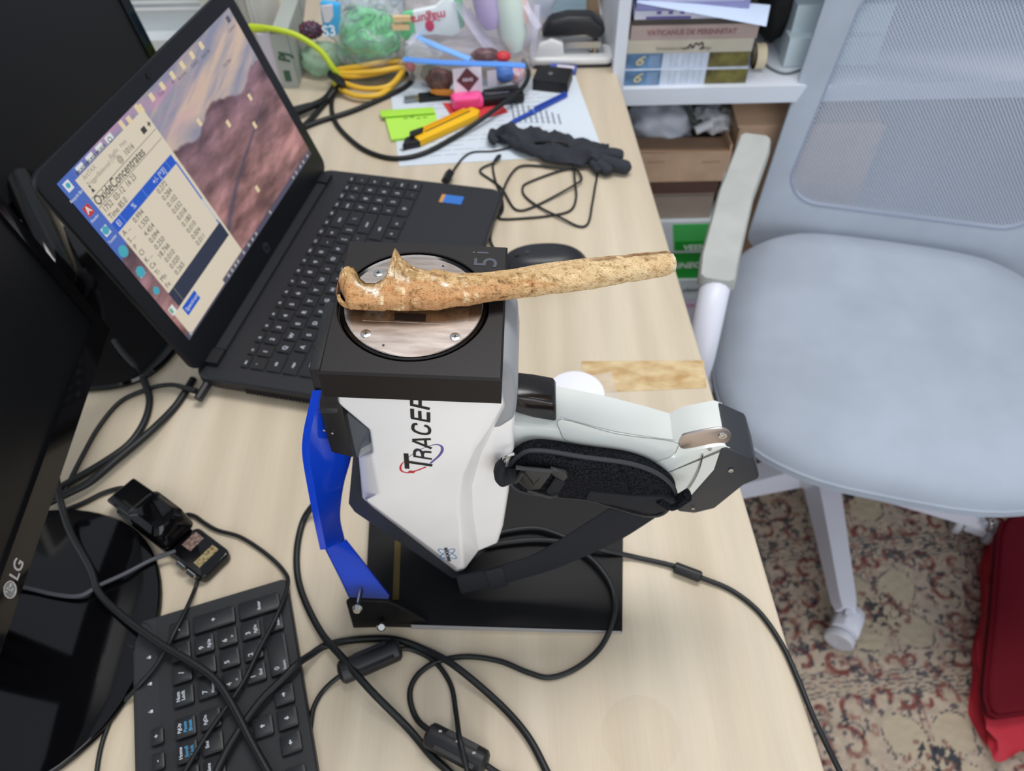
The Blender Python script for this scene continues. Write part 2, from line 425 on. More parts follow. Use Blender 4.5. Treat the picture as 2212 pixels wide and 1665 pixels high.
# ================================================================ LAPTOP
lapM = Matrix.Translation((-.3400, .5470, 0)) @ Matrix.Rotation(R(77.1), 4, 'Z')
def make_laptop():
    W_, Dp, H0 = .384, .256, .0225
    t = thing('laptop', 'open black laptop showing a results window on its screen', 'laptop', M=lapM)
    deckm = mat('matte_dark_grey_plastic', (29, 30, 35), .5, bump=.15, bscale=1500)
    keym = mat('laptop_key_plastic', (25, 26, 30), .42); leg = mat('key_print', (190, 195, 205), .6)
    bm = NB(); o0 = rrect(.002, W_-.002, -Dp+.002, -.001, .016, 6); o1 = rrect(0, W_, -Dp, 0, .018, 6)
    loft(bm, [[Vector((x*.97+.006, y*.97-.003, .0015)) for x, y in o1], [Vector((x, y, .012)) for x, y in o1], [Vector((x, y, H0-.0015)) for x, y in o1], [Vector((x, y, H0)) for x, y in o0]])
    part('base', bm, deckm, t, smooth=30)
    # sunken strip behind the keys and hinge barrel
    part('hinge_cover', bx(.040, W_-.040, -.0215, -.004, .012, H0+.0045, .004, 3), deckm, t)
    for x in (.018, W_-.038):
        part('hinge', bx(x, x+.020, -.022, -.001, .010, H0+.006, .003, 3), black, t)
    part('touchpad', bx(.105, .225, -.240, -.170, H0, H0+.0004, 0), mat('touchpad_plastic', (31, 32, 36), .35), t)
    st = part('sticker', bx(.341, .358, -.208, -.183, H0, H0+.0005), mat('blue_sticker', (48, 110, 190), .35), t, label='small blue processor sticker')
    part('orange_edge', bx(.341, .358, -.183, -.178, H0, H0+.0005), mat('orange_sticker', (196, 140, 76), .35), st)
    # side vents, usb port on the near side
    for k in range(20):
        y = -.060-.0037*k
        part('vent', bx(-.0006, .002, y-.0011, y+.0011, .008, .015), mat('vent_dark', (6, 6, 7), .8), t)
    part('port', bx(-.0008, .003, -.158, -.143, .006, .0115), chrome, t, label='silver network port')
    part('port', bx(-.0008, .003, -.182, -.166, .006, .0125), MATS['vent_dark'], t)
    # keys: rows run from the screen towards the user
    pit = .0187; x00 = .0205; y00 = -.0445
    rows = [
     [('esc',1)]+[('f%d' % i,1) for i in range(1,13)]+[('ins',1),('del',1),('hm',1),('end',1),('pu',1),('pd',1)],
     [('`',1)]+[(c,1) for c in '1234567890-=']+[('back',2)]+[('num',1),('/',1),('*',1),('-',1)],
     [('tab',1.5)]+[(c,1) for c in 'QWERTYUIOP[]']+[('\\',1.5)]+[('7',1),('8',1),('9',1),('+',1)],
     [('caps',1.75)]+[(c,1) for c in 'ASDFGHJKL;\'']+[('enter',2.25)]+[('4',1),('5',1),('6',1),('+',1)],
     [('shift',2.25)]+[(c,1) for c in 'ZXCVBNM,./']+[('shift',2.75)]+[('1',1),('2',1),('3',1),('ent',1)],
     [('ctrl',1.25),('fn',1),('win',1),('alt',1),('',5.25),('alt',1),('ctrl',1),('<',1.1),('^',1.1),('>',1.1),('',.2),('0',2),('.',1),('ent',1)]]
    cache = {}; bmL = NB(); y = y00
    for ri, row in enumerate(rows):
        h = .0105 if ri == 0 else .0187; x = x00; sc_ = 19.0/len(row) if ri == 0 else 1
        for s, wd in row:
            ww = wd*pit*sc_
            if not (s == '' and wd < 1):
                key = (round(ww, 4), h)
                if key not in cache:
                    b = NB(); a0 = rrect(.0011, ww-.0011, -h+.0011, -.0011, .0012, 2); a1 = rrect(.0019, ww-.0019, -h+.0019, -.0017, .0012, 2)
                    loft(b, [[Vector((p[0], p[1], -.001)) for p in a0], [Vector((p[0], p[1], .0010)) for p in a0], [Vector((p[0], p[1], .0020)) for p in a1]])
                    cache[key] = mk(b, 'key', keym, 30)
                k = part('key', cache[key], keym, t); k.location = (x, y, H0)
                if s:
                    sz = .0072 if len(s) == 1 else .0042
                    if ri == 0: sz = .0038
                    b = text(s, sz, .0002, .0001, M=Matrix.Translation((x+ww*.42, y-h*.5, H0+.0021)))
                    merge(bmL, b)
            x += ww
        y -= h
    part('key_legends', bmL, leg, t, smooth=0, label='white printed key legends')
    # lid
    th = R(72.3); X = Vector((1, 0, 0)); U = Vector((0, math.cos(th), math.sin(th)))
    LM = frame((0, -.0120, .0200), X, U)           # x along, y up the lid, z towards the user
    bm = NB(); o = rrect(.002, W_-.001, .006, .252, .016, 6)
    prism(bm, o, -.0075, -.0005, M=LM); bevel(bm, .0012, 2, 50)
    lid = part('lid', bm, mat('lid_plastic', (15, 17, 22), .42, spec=.35, bump=.1, bscale=1200), t, smooth=30)
    part('webcam', cyl(NB(), .0032, .0032, 0, .0004, 16, LM, (W_/2, .2435)), MATS['vent_dark'], lid)
    part('logo', merge(lathe(NB(), [(.0062, 0), (.0062, .0004), (.0001, .0004)], 24, LM @ Matrix.Translation((W_/2+.002, .0205, -.0004))), NB()), mat('grey_logo', (120, 124, 130), .3, 1), lid)
    part('logo_letters', text('hp', .009, .0002, .0001, .25, M=LM @ Matrix.Translation((W_/2+.002, .0210, .0003))), black, lid, smooth=0)
    # display
    sx0, sy0, sw, sh = .0195, .0395, .345, .195
    ny, nx = 220, 380
    gv, gu = np.meshgrid(np.linspace(0, 1, ny), np.linspace(0, 1, nx), indexing='ij')
    lo = np.array(LM); Pm = np.stack([sx0+gu*sw, sy0+gv*sh, np.full_like(gu, .0002), np.ones_like(gu)], -1) @ lo.T
    me = gridmesh('screen', Pm[..., 0], Pm[..., 1], Pm[..., 2])
    u, v = gu, gv
    n = fbm(u*6, v*10, 1, 5); st = fbm((u*1.2+v*1.9)*3, (v-u*.5)*26, 4, 4)
    sky = np.array([150, 152, 176.])[None, None]*np.ones_like(u)[..., None]
    warm = np.clip(1.6*(st-.38)+.7*np.exp(-((v-.74-(u-.5)*.24)/.10)**2), 0, 1)[..., None]
    sky = sky*(1-warm)+np.array([222, 196, 178.])*warm
    pk = (np.clip(2.2*(fbm(u*4, v*18, 6)-.45), 0, 1)*np.clip((v-.7)*6, 0, 1)*np.clip((.75-u)*4, 0, 1))[..., None]
    sky = sky*(1-pk)+np.array([204, 152, 190.])*pk
    bl = np.clip((.20-u)*7, 0, 1)[..., None]; sky = sky*(1-bl)+np.array([84, 116, 200.])*bl
    lowb = (np.clip((.03+.69+.10*np.sin(u*5)-v)*12, 0, 1)*np.clip((u-.4)*8, 0, 1))[..., None]*.8
    sky = sky*(1-lowb)+np.array([142, 146, 172.])*lowb
    ridge = .70-.30*np.clip(.47-u, 0, 1)+.035*np.sin(u*21)+.05*(fbm(u*13, u*0+.5, 9)-.5)-.13*np.clip(u-.62, 0, 1)
    mt_ = np.clip((ridge-v)*60, 0, 1)[..., None]
    rg = fbm(u*9+v*5, v*15-u*3, 11, 5); d = np.clip((ridge-v)/.45, 0, 1)
    mc = np.array([128, 100, 112.])*(1-d[..., None])+np.array([168, 124, 122.])*d[..., None]
    mc = mc*(0.45+1.05*rg[..., None])
    rd = np.clip(1-np.abs((u-.27)-(v-.10)*1.55-.03*np.sin(v*16))/(.016+.03*(1-v)), 0, 1)*np.clip((.52-v)*8, 0, 1)
    mc = mc*(1-.75*rd[..., None])+np.array([78, 76, 100.])*.75*rd[..., None]
    c = sky*(1-mt_)+mc*mt_
    tb = np.clip((.036-v)*300, 0, 1)[..., None]; c = c*(1-tb)+np.array([92, 88, 108.])*tb
    me.materials.append(attr_mat('lit_display', .25, emit=.80))
    scr = bpy.data.objects.new('screen', me); COL.objects.link(scr); scr.parent = t; WM['screen'] = lapM
    setcol(scr, slin(c).reshape(-1, 3)); scr['label'] = 'lit display with mountain wallpaper'
    # windows, icons and lettering on the display, each a flat lit patch of it
    E_ = lambda nm, col: mat('lit_'+nm, col, .3, emit=.80)
    cream = E_('cream', (232, 220, 198)); blue = E_('blue', (30, 92, 208)); navy = E_('navy', (46, 54, 76)); ink = E_('ink', (62, 58, 58)); wht = E_('white', (235, 238, 240)); grey = E_('grey', (150, 142, 134))
    def pane(nm, u0, u1, v0, v1, mt, z, ang=0):
        part(nm, bx(sx0+u0*sw, sx0+u1*sw, sy0+v0*sh, sy0+v1*sh, z, z+.00006, M=LM), mt, scr, smooth=0)
    def lab(s, u_, v_, size, mt, z=.0006, bold=0, al='LEFT', xs=1):
        return text(s, size, .00003, bold, 0, al, xs, M=LM @ Matrix.Translation((sx0+u_*sw, sy0+v_*sh, z)))
    pane('window', .052, .401, .052, .955, cream, .0003)
    pane('window_foot', .018, .401, .012, .16, cream, .0003); pane('window_foot', .252, .402, .0, .036, E_('bar', (96, 90, 110)), .00036)
    pane('dark_band', .051, .392, .162, .255, navy, .00036); pane('band_line', .078, .0795, .162, .255, grey, .00045)
    pane('table_header', .052, .387, .653, .706, blue, .00036)
    for uu_ in (.094, .213, .352): pane('header_line', uu_, uu_+.0015, .653, .706, E_('pale_blue', (120, 160, 225)), .00045)
    pane('scroll_bar', .383, .389, .42, .66, blue, .00036); pane('scroll_bar', .383, .389, .256, .28, blue, .00036); pane('scroll_bar', .383, .389, .28, .42, E_('pale', (190, 205, 225)), .00034)
    pane('rule', .055, .398, .846, .8485, ink, .0004); pane('rule', .055, .396, .794, .7965, ink, .0004)
    pane('spectrum_button', .056, .135, .088, .145, blue, .0004)
    pane('toolbar_button', .345, .366, .87, .90, ink, .0004)
    b = NB(); merge(b, lab('+', .378, .885, .009, ink, bold=.0004)); pp = [(.07, .862), (.076, .885), (.082, .862)]
    merge(b, prism(NB(), [(sx0+x*sw, sy0+y*sh) for x, y in pp], .0004, .0005, M=LM))
    merge(b, cyl(NB(), .0012, .0012, .0004, .0005, 10, LM, (sx0+.076*sw, sy0+.892*sh)))
    merge(b, lab('OxideConcentrates', .056, .822, .0125, ink, bold=.00012, xs=.86))
    merge(b, lab('1752  03-12  16 23', .060, .771, .0082, ink, xs=.9)); merge(b, lab('Time 85.0', .060, .729, .0082, ink, xs=.9))
    for i, (e, a, s_) in enumerate(zip(('A ...', 'S ...', 'P', 'Cl', 'K ...', 'Ca', 'Ti', 'Mn', 'Fe'),
            ('0.994', '1.550', '4.454', '0.094', '0.250', '18.766', '0.010', '0.020', '0.265'), ('0.272', '0.284', '0.102', '0.032', '0.018', '0.180', '0.010', '0.004', '0.011'))):
        vv_ = .630-.0428*i
        merge(b, lab(e, .060, vv_, .0075, ink)); merge(b, lab(a, .168, vv_, .0078, ink, al='RIGHT')); merge(b, lab(s_, .305, vv_, .0078, ink, al='RIGHT'))
    merge(b, lab('@  1016', .205, .875, .008, ink))
    part('window_lettering', b, ink, scr, smooth=0, kind='stuff')
    b = NB(); merge(b, lab('ArtTAX', .075, .935, .006, grey)); merge(b, lab('TriggerBalanced (TR)', .072, .90, .0058, grey)); merge(b, lab('Profile   Help', .19, .915, .0055, grey))
    part('faint_lettering', b, grey, scr, smooth=0)
    b = NB(); merge(b, lab('El', .066, .679, .008, wht)); merge(b, lab('%', .145, .679, .008, wht)); merge(b, lab('+/- [*3]', .262, .679, .008, wht)); merge(b, lab('Spectrum', .062, .116, .0065, wht))
    for i, s_ in enumerate(('Recycle Bin', 'Reader', 'Toolset')): merge(b, lab(s_, .022, .905-.125*i, .004, wht, al='CENTER'))
    part('white_lettering', b, wht, scr, smooth=0)
    # desktop icons
    fold = E_('folder', (240, 220, 176)); red_ = E_('red', (204, 52, 36)); teal = E_('teal', (70, 176, 196)); green = E_('green', (104, 180, 140))
    for i in range(8): pane('folder_icon', .324+.063*i, .342+.063*i, .945, .985, fold, .00034)
    for uu_, vv_ in ((.57, .70), (.684, .569), (.797, .438), (.853, .568), (.63, .18), (.30, .975), (.385, .975)):
        pane('folder_icon', uu_-.008, uu_+.008, vv_-.02, vv_+.02, fold, .0003)
    b2 = NB()
    for i in range(4):
        uu_ = .09+.047*i; pane('white_icon', uu_-.014, uu_+.016, .962, .992, wht, .0004)
        merge(b2, lab('BRUKER' if i < 3 else 'O', uu_, .968, .0042 if i < 3 else .007, ink, .0006, .0001, 'CENTER'))
    for vv_ in (.962, .706, .446, .185): pane('white_icon', .012, .036, vv_-.025, vv_+.02, wht, .0003)
    part('icon_lettering', b2, ink, scr, smooth=0)
    pane('red_icon', .010, .036, .80, .85, red_, .0004)
    part('icon_mark', lab('A', .023, .826, .009, wht, .0005, .0002, 'CENTER'), wht, scr, smooth=0)
    for vv_, r_ in ((.962, .0025), (.706, .004), (.578, .0058), (.446, .0055), (.32, .004)):
        part('round_icon', cyl(NB(), r_, r_, .0005, .0006, 18, LM, (sx0+.024*sw, sy0+vv_*sh)), teal, scr, smooth=0)
    part('green_icon', bx(sx0+.014*sw, sx0+.024*sw, sy0+.17*sh, sy0+.20*sh, .0005, .0006, M=LM), green, scr, smooth=0)
    for uu_ in (.02, .285, .31, .335, .355, .40, .44, .47, .50, .62, .83, .86, .9, .93, .97):
        pane('taskbar_icon', uu_-.005, uu_+.005, .008, .028, E_('pale_icon', (180, 184, 182)), .0005)
    b = NB()
    for uu_, vv_, s_ in ((.70, .925, 'Gallery'), (.77, .92, 'New file'), (.62, .93, 'Archive'), (.50, .945, 'Data'), (.57, .94, 'IR'), (.955, .91, 'Camera'), (.84, .80, 'Old files'), (.86, .60, 'Test')):
        merge(b, lab(s_, uu_, vv_, .0055, ink, .0006, 0, 'CENTER'))
    merge(b, bx(sx0+.955*sw, sx0+.975*sw, sy0+.94*sh, sy0+.975*sh, .0003, .0004, M=LM))
    part('icon_captions', b, E_('caption', (96, 90, 104)), scr, smooth=0)
make_laptop()

# ================================================================ MONITORS
def make_monitor(label, corner, along, tilt, W_, H_, bez, chin, logo, base_c, base_r, flat=False):
    """corner = lower corner nearest the wall; along = unit vector of the bottom edge from that corner; screen faces z"""
    a = Vector(along).normalized(); nh = a.cross(Vector((0, 0, 1))).normalized()*-1
    if nh.x < 0: nh = -nh
    up = Vector((0, 0, 1))*math.cos(tilt) - nh*math.sin(tilt)
    F_ = frame(corner, -a, up)      # x from far... towards the wall end, z out of the screen
    t = thing('monitor', label, 'monitor', loc=(base_c[0], base_c[1], 0))
    bm = NB(); prism(bm, rrect(-W_, 0, 0, H_, .006, 4), -.028, 0, M=F_); bevel(bm, .004, 2, 50)
    part('housing', bm, blackgloss, t, world=True)
    s = mat('matte_grey_screen', (30, 31, 34), .5, spec=.3) if flat else mat('matte_dark_screen', (9, 10, 13), .32, spec=.3)
    part('screen', bx(-W_+bez, -bez, chin, H_-bez, 0, .0006, M=F_), s, t, world=True, smooth=0)
    # raised rim of the bezel
    bm = NB()
    for q in ((-W_+.001, -.001, .001, chin), (-W_+.001, -.001, H_-bez, H_-.001), (-W_+.001, -W_+bez, chin, H_-bez), (-bez, -.001, chin, H_-bez)):
        merge(bm, bx(q[0], q[1], q[2], q[3], 0, .0035, .001, 1, F_))
    part('bezel', bm, blackgloss, t, world=True)
    if logo:
        g = mat('silver_print', (196, 198, 200), .3, .6)
        LG = F_ @ Matrix.Translation((-W_/2+.004, chin*.52, .0037))
        b = text('LG', .0135, .0003, .0002, M=LG @ Matrix.Translation((.004, 0, 0)))
        k = LG @ Matrix.Translation((-.0125, 0, 0))
        merge(b, lathe(NB(), [(.0066, 0), (.0066, .0003), (.0057, .0003), (.0057, 0)], 28, k))
        merge(b, bx(-.0009, .0001, -.0028, .0032, 0, .0003, M=k)); merge(b, bx(-.0009, .0022, -.0028, -.0018, 0, .0003, M=k))
        merge(b, cyl(NB(), .0009, .0009, 0, .0003, 10, k, (-.0028, .0026)))
        merge(b, bx(.0012, .0046, .0004, .0013, 0, .0003, M=k))
        part('logo', b, g, t, world=True, smooth=0, label='silver maker mark in the middle of the bezel')
    # neck and foot
    mid = F_ @ Vector((-W_/2, .045, -.03)); bc = Vector((base_c[0], base_c[1], 0))
    nk = [bc+Vector((-.03, 0, .012)), bc+Vector((-.035, 0, .05)), mid-Vector((0.012, 0, 0)), mid]
    part('neck', tube(NB(), nk, .028, 16, 6, flat=.55), blackgloss, t, world=True)
    bm = NB(); n = 64; rg = []
    for k, z in ((.985, .0008), (1, .003), (1, .006), (.985, .0085), (.9, .0105), (.3, .0145), (.01, .015)):
        rg.append([Vector((bc.x+base_r[0]*k*math.copysign(abs(math.cos(2*math.pi*i/n))**base_r[2], math.cos(2*math.pi*i/n)),
                           bc.y+base_r[1]*k*math.copysign(abs(math.sin(2*math.pi*i/n))**base_r[2], math.sin(2*math.pi*i/n)), z if not flat else min(z, .009))) for i in range(n)])
    loft(bm, rg); part('foot', bm, blackgloss, t, world=True, smooth=40)
    return t
make_monitor('black monitor with a round glossy foot at the left edge', (-.396, .5425, .10), (.02, -.271, 0), R(9), .546, .325, .014, .024, True, (-.432, .268), (.124, .128, .92))
make_monitor('black monitor behind the open laptop with matte screen', (-.487, 1.075, .070), (-.075, -.25, 0), R(9), .50, .31, .017, .022, False, (-.485, .70), (.115, .155, .55), True)
# ================================================================ HAND-HELD ANALYSER ON ITS STAND
_rx, _ry, _rz = R(1.68), R(2.64), R(-2.3)
TM = Matrix.Translation((-.10505, .27948, .32811)) @ Matrix.Rotation(_rz, 4, 'Z') @ Matrix.Rotation(_ry, 4, 'Y') @ Matrix.Rotation(_rx, 4, 'X')
def T(px, py, y): return PL(px, py, TM, 1, y)
def T2(px, py, y): q = T(px, py, y); return (q.x, q.z)
blockm = mat('anodised_black', (25, 21, 21), .45, spec=.35, bump=.05, bscale=900)
shellw = mat('white_glossy_shell', (236, 233, 231), .22, spec=.5, coat=.3)
greym = mat('mid_grey_shell', (146, 148, 152), .35)
greenw = mat('pale_grey_green_shell', (213, 217, 213), .22, spec=.5, coat=.3)
rubber = mat('charcoal_rubber', (47, 49, 54), .5)
velcro = mat('black_loop_pad', (40, 41, 46), .95, spec=.1, bump=1.0, bscale=900, var=.5, vscale=700, col2=(8, 8, 10))
webb = mat('black_webbing', (34, 35, 40), .8, spec=.3, bump=.8, bscale=500, stretch=(3, .3, .3))
def make_analyser():
    t = thing('handheld_analyser', 'white and black handheld analyser standing nose up with a strapped handle', 'analyser', M=TM)
    Wb, Db, Tb = .1, .1075, .0227; cx, cy = .0465, .0545
    # nose block with a round well cut in it
    bm = NB(); n = 64
    cir = lambda r, z: [Vector((cx+r*math.cos(2*math.pi*i/n), cy+r*math.sin(2*math.pi*i/n), z)) for i in range(n)]
    def sq(ins, z, r=.002):
        out = []
        for i in range(n):
            a = 2*math.pi*i/n; dx, dy = math.cos(a), math.sin(a)
            k = min(((Wb-ins-cx) if dx > 0 else (cx-ins))/max(abs(dx), 1e-6), ((Db-ins-cy) if dy > 0 else (cy-ins))/max(abs(dy), 1e-6))
            out.append(Vector((cx+dx*k, cy+dy*k, z)))
        for (qx, qy) in ((ins, ins), (Wb-ins, ins), (Wb-ins, Db-ins), (ins, Db-ins)):   # keep true corners
            j = min(range(n), key=lambda i: (out[i].x-qx)**2+(out[i].y-qy)**2); out[j] = Vector((qx, qy, z))
        return out
    loft(bm, [cir(.0442, -.0035), cir(.0442, -.0004), cir(.0448, 0), sq(.0012, 0), sq(.0, -.0014), sq(0, -Tb+.001), sq(.001, -Tb)])
    blk = part('sample_block', bm, blockm, t, smooth=20, label='square black sample block')
    part('seal_ring', lathe(NB(), [(.0408, -.0034), (.0408, -.0012), (.0428, -.0008), (.0436, -.0034)], 64, Matrix.Translation((cx, cy, 0))), blackgloss, blk)
    alu = mat('brushed_steel_plate', (186, 176, 170), .32, 1, var=.18, vscale=40, col2=(150, 138, 130), stretch=(1, 5, 1))
    disc = part('measuring_plate', lathe(NB(), [(.0001, -.003), (.0405, -.003), (.0405, -.0007), (.0400, -.0003), (.0001, -.0003)], 64, Matrix.Translation((cx, cy, 0))), alu, t, label='round steel measuring plate')
    part('window_insert', bx(.0185, .079, .0395, .0525, -.0004, -.0001, .0), mat('bright_insert', (196, 192, 190), .25, 1), disc)
    part('window_slot', bx(.0365, .0545, .0405, .0465, -.0002, .00005, 0), mat('dark_slot', (40, 26, 20), .6), disc)
    b = NB()
    for px, py in ((790, 720), (983, 727), (817, 589), (1003, 603)):
        q = PL(px, py, TM, 2, 0)
        s = part('screw', lathe(NB(), [(.0031, -.0004), (.0030, .0001), (.0022, .0003), (.0001, .0003)], 20, Matrix.Translation((q.x, q.y, 0))), chrome, disc)
        c_ = part('screw_slot', merge(bx(q.x-.0014, q.x+.0014, q.y-.0003, q.y+.0003, .0002, .00036), bx(q.x-.0003, q.x+.0003, q.y-.0014, q.y+.0014, .0002, .00036)), MATS['dark_slot'], disc)
    for px, py in ((828, 745), (957, 574)):
        q = PL(px, py, TM, 2, 0); part('pin_hole', cyl(NB(), .0007, .0007, -.0005, -.0001, 10, None, (q.x, q.y)), MATS['dark_slot'], disc)
    q = PL(1052, 562, TM, 2, 0)
    part('engraved_number', merge(text('5', .0205, .0003, .0, M=Matrix.Translation((q.x, q.y-.002, .0001)) @ Matrix.Rotation(R(90), 4, 'Z')), text('i', .0155, .0003, 0, M=Matrix.Translation((q.x-.004, q.y+.0065, .0001)) @ Matrix.Rotation(R(90), 4, 'Z'))),
         mat('engraving', (84, 88, 97), .3, .3), blk, smooth=0)
    # ---- body shell
    O1 = [(.004, -.0222)] + [T2(*p, .020) for p in ((727, 868), (737, 880), (760, 897), (795, 926), (803, 974), (772, 990), (780, 1080), (797, 1096), (985, 1240))]
    rightA = [T2(*p, .020) for p in ((1004, 1235), (1036, 1193), (1076, 1177), (1087, 1142), (1099, 1067), (1104, 1000), (1111, 975))]
    rightB = [(.1085, -.075), (.1086, -.030), (.1060, -.014), (.1005, -.0075), (.098, -.0222)]
    out = O1+rightA+rightB
    bm = prism(NB(), out, .0205, .088, 'y'); bevel(bm, .004, 3, 35)
    sh = part('shell', bm, shellw, t, smooth=32)
    # raised front: back edge follows the outer curve, front edge the inner one
    left = [(.004, -.0222)] + [T2(*p, .0195) for p in ((727, 868), (737, 880), (760, 897), (795, 926), (803, 974), (774, 990), (782, 1078), (798, 1094), (985, 1238))]
    leftF = [(.0045, -.0222)] + [T2(*p, .012) for p in ((733, 872), (743, 881), (766, 900), (800, 929), (806, 974), (803, 984), (820, 1066), (789, 1079), (987, 1226))]
    c2 = [T2(*p, .0195) for p in ((1004, 1233), (1036, 1190), (1024, 1106), (1022, 1052), (1040, 987), (1066, 933), (1093, 880))]
    c1 = [T2(*p, .012) for p in ((1001, 1222), (997, 1165), (990, 1085), (999, 1025), (1026, 970), (1059, 924), (1088, 872))]
    bm = prism(NB(), left+c2+[(.0985, -.0222)], .021, .012, 'y', leftF+c1+[(.0975, -.0222)]); bevel(bm, .0016, 3, 25)
    part('front_panel', bm, shellw, t, smooth=40)
    part('grey_nose', bevel(prism(NB(), [(.090, -.0035), (.101, -.0045), (.1075, -.016), (.1094, -.034), (.1094, -.050), (.1088, -.064), (.100, -.075), (.090, -.075)], .0188, .080, 'y'), .005, 3, 30), greym, t, smooth=40)
    sp = [T2(*p, .030) for p in ((765, 960), (753, 1087), (765, 1104), (980, 1250), (1000, 1246), (1040, 1195), (1010, 1100), (900, 1000))]
    part('spine', bevel(prism(NB(), sp, .029, .082, 'y'), .0015, 2), rubber, t, label='black rear spine')
    # black dock bracket at the upper left with a bright plate
    dk = [T2(*p, .022) for p in ((688, 868), (716, 972), (764, 984), (740, 868))]
    dk[0] = (dk[0][0], -.0225); dk[3] = (dk[3][0], -.0225)
    part('dock', bevel(prism(NB(), dk, .020, .075, 'y'), .0012, 2), mat('black_dock', (30, 29, 30), .4), t)
    a, b_ = T(689, 886, .0195), T(729, 889, .0195)
    part('dock_edge', bx(a.x, b_.x, .0185, .0202, a.z-.0012, a.z), chrome, t)
    dp = [T2(*p, .028) for p in ((752, 890), (797, 925), (800, 972), (772, 985), (745, 890))]
    part('dock_plate', prism(NB(), dp, .027, .0285, 'y'), mat('grey_steel', (150, 158, 170), .28, .8), t, label='grey steel side plate')
    for px, py in ((718, 936), (700, 930)):
        q = T(px, py, .0195); part('rivet', lathe(NB(), [(.001, 0), (.0008, .0004), (.0001, .0006)], 10, Matrix.Translation(q) @ Matrix.Rotation(R(90), 4, 'X')), chrome, t)
    # lettering: reads upwards, letter tops to the left
    def LM_(px, py, y): return frame(T(px, py, y), (0, 0, 1), (-1, 0, 0))
    inkm = mat('black_print', (24, 24, 26), .35); redm = mat('red_print', (196, 36, 48), .35); vio = mat('violet_print', (98, 84, 150), .35); blu = mat('blue_print', (70, 120, 170), .4)
    def ribbon(pts, wd, mt, nm, y=.0118, sc_=8.325, ox=840, oy=850, smooth_=1, th=.0002):
        """flat printed stroke on the front panel; wd is one width or one per point"""
        P = [T(ox+x/sc_, oy+y_/sc_, y) for x, y_ in pts]
        k = (T(ox+100/sc_, oy, y)-T(ox, oy, y)).length/100
        W_ = [w*k*1.22 for w in (wd if isinstance(wd, (list, tuple)) else [wd]*len(pts))]
        if smooth_ > 1:
            P = cr(P, smooth_); W_ = [W_[min(i//smooth_, len(W_)-1)]*(1-(i % smooth_)/smooth_)+W_[min(i//smooth_+1, len(W_)-1)]*((i % smooth_)/smooth_) for i in range(len(P))]
        A_, B_ = [], []
        for i, p in enumerate(P):
            d = P[min(i+1, len(P)-1)]-P[max(i-1, 0)]; n_ = Vector((-d.z, 0, d.x)).normalized(); A_.append(p+n_*W_[i]/2); B_.append(p-n_*W_[i]/2)
        o_ = Vector((0, th, 0))
        return loft(NB(), [[q, r_, r_+o_, q+o_] for q, r_ in zip(A_, B_)])
    letters = (
     [([(308, 1082), (329, 1352)], 78), ([(345, 1232), (782, 1296)], 66)],
     [([(442, 1128), (775, 1183)], 42), ([(464, 1130), (462, 1055), (490, 1015), (535, 1012), (580, 1045), (604, 1100), (612, 1158)], 45), ([(606, 1088), (632, 1054), (680, 1051), (766, 1058)], 46)],
     [([(422, 836), (755, 821)], 48), ([(426, 852), (768, 990)], 50), ([(655, 830), (668, 950)], 44)],
     [([(514, 552), (455, 556), (432, 600), (440, 650), (490, 690), (590, 725), (680, 730), (728, 700), (730, 640), (690, 595), (638, 578)], 50)],
     [([(400, 440), (742, 508)], 46), ([(418, 280), (424, 440)], 58), ([(555, 320), (562, 470)], 52), ([(712, 345), (714, 500)], 55)],
     [([(386, 200), (735, 280)], 55), ([(410, 60), (410, 205)], 50), ([(562, 60), (562, 232)], 52)])
    for lt_ in letters:
        bm = NB()
        for i_, (pts, wd) in enumerate(lt_): merge(bm, ribbon(pts, wd, inkm, '', y=.0116-.00003*i_, smooth_=5 if len(pts) > 3 else 1))
        part('letter', bm, inkm, t, smooth=0)
    part('red_orbit', ribbon([(278, 1220), (225, 1280), (208, 1350), (240, 1402), (330, 1425), (400, 1416), (480, 1392), (560, 1365), (672, 1318)], [6, 26, 36, 30, 26, 24, 26, 26, 22], redm, '', y=.01175, smooth_=5), redm, t, smooth=0)
    part('violet_orbit', ribbon([(352, 1146), (440, 1085), (560, 1010), (650, 974), (725, 945), (800, 925), (880, 921), (945, 950), (962, 1005), (942, 1065), (890, 1132), (820, 1195), (745, 1258)], [8, 8, 8, 8, 10, 14, 24, 40, 48, 44, 38, 34, 30], vio, '', y=.01178, smooth_=5), vio, t, smooth=0)
    q = T(889, 1019.5, .0116); part('red_ball', blob(NB(), q, (.0023, .0002, .0014), 0, 1, 0, 2), redm, t)
    # maker mark near the tail: slanted word over two crossed orbits
    for e_ in (((450, 622), (1100, 925)), ((512, 930), (1035, 612))):
        (ax0, ay0), (bx1, by1) = e_; mx, my = (ax0+bx1)/2, (ay0+by1)/2; hx, hy = (bx1-ax0)/2, (by1-ay0)/2; L_ = math.hypot(hx, hy); vx, vy = -hy/L_*92, hx/L_*92
        pts = [(mx+hx*math.cos(R(15*i))+vx*math.sin(R(15*i)), my+hy*math.cos(R(15*i))+vy*math.sin(R(15*i))) for i in range(25)]
        part('blue_orbit', ribbon(pts, [14+16*abs(math.cos(R(15*i))) for i in range(25)], blu, '', y=.01178, sc_=16.65, ox=920, oy=1150), blu, t, smooth=0)
    p0, p1 = T(971, 1212.5, .0116), T(963.2, 1183, .0116); bm = text('BRUKER', 1, .01, .008)
    xs_ = [v.co.x for v in bm.verts]; ys_ = [v.co.y for v in bm.verts]; ch = (T(971, 1197, .0116)-T(963.2, 1197, .0116)).length
    ex = (p1-p0); sxx = ex.length/(max(xs_)-min(xs_)); syy = ch/(max(ys_)-min(ys_))
    Mb = frame((p0+p1)/2, ex, (-1, 0, 0)) @ Matrix.Diagonal((sxx, syy, .02, 1)); bm.transform(Mb)
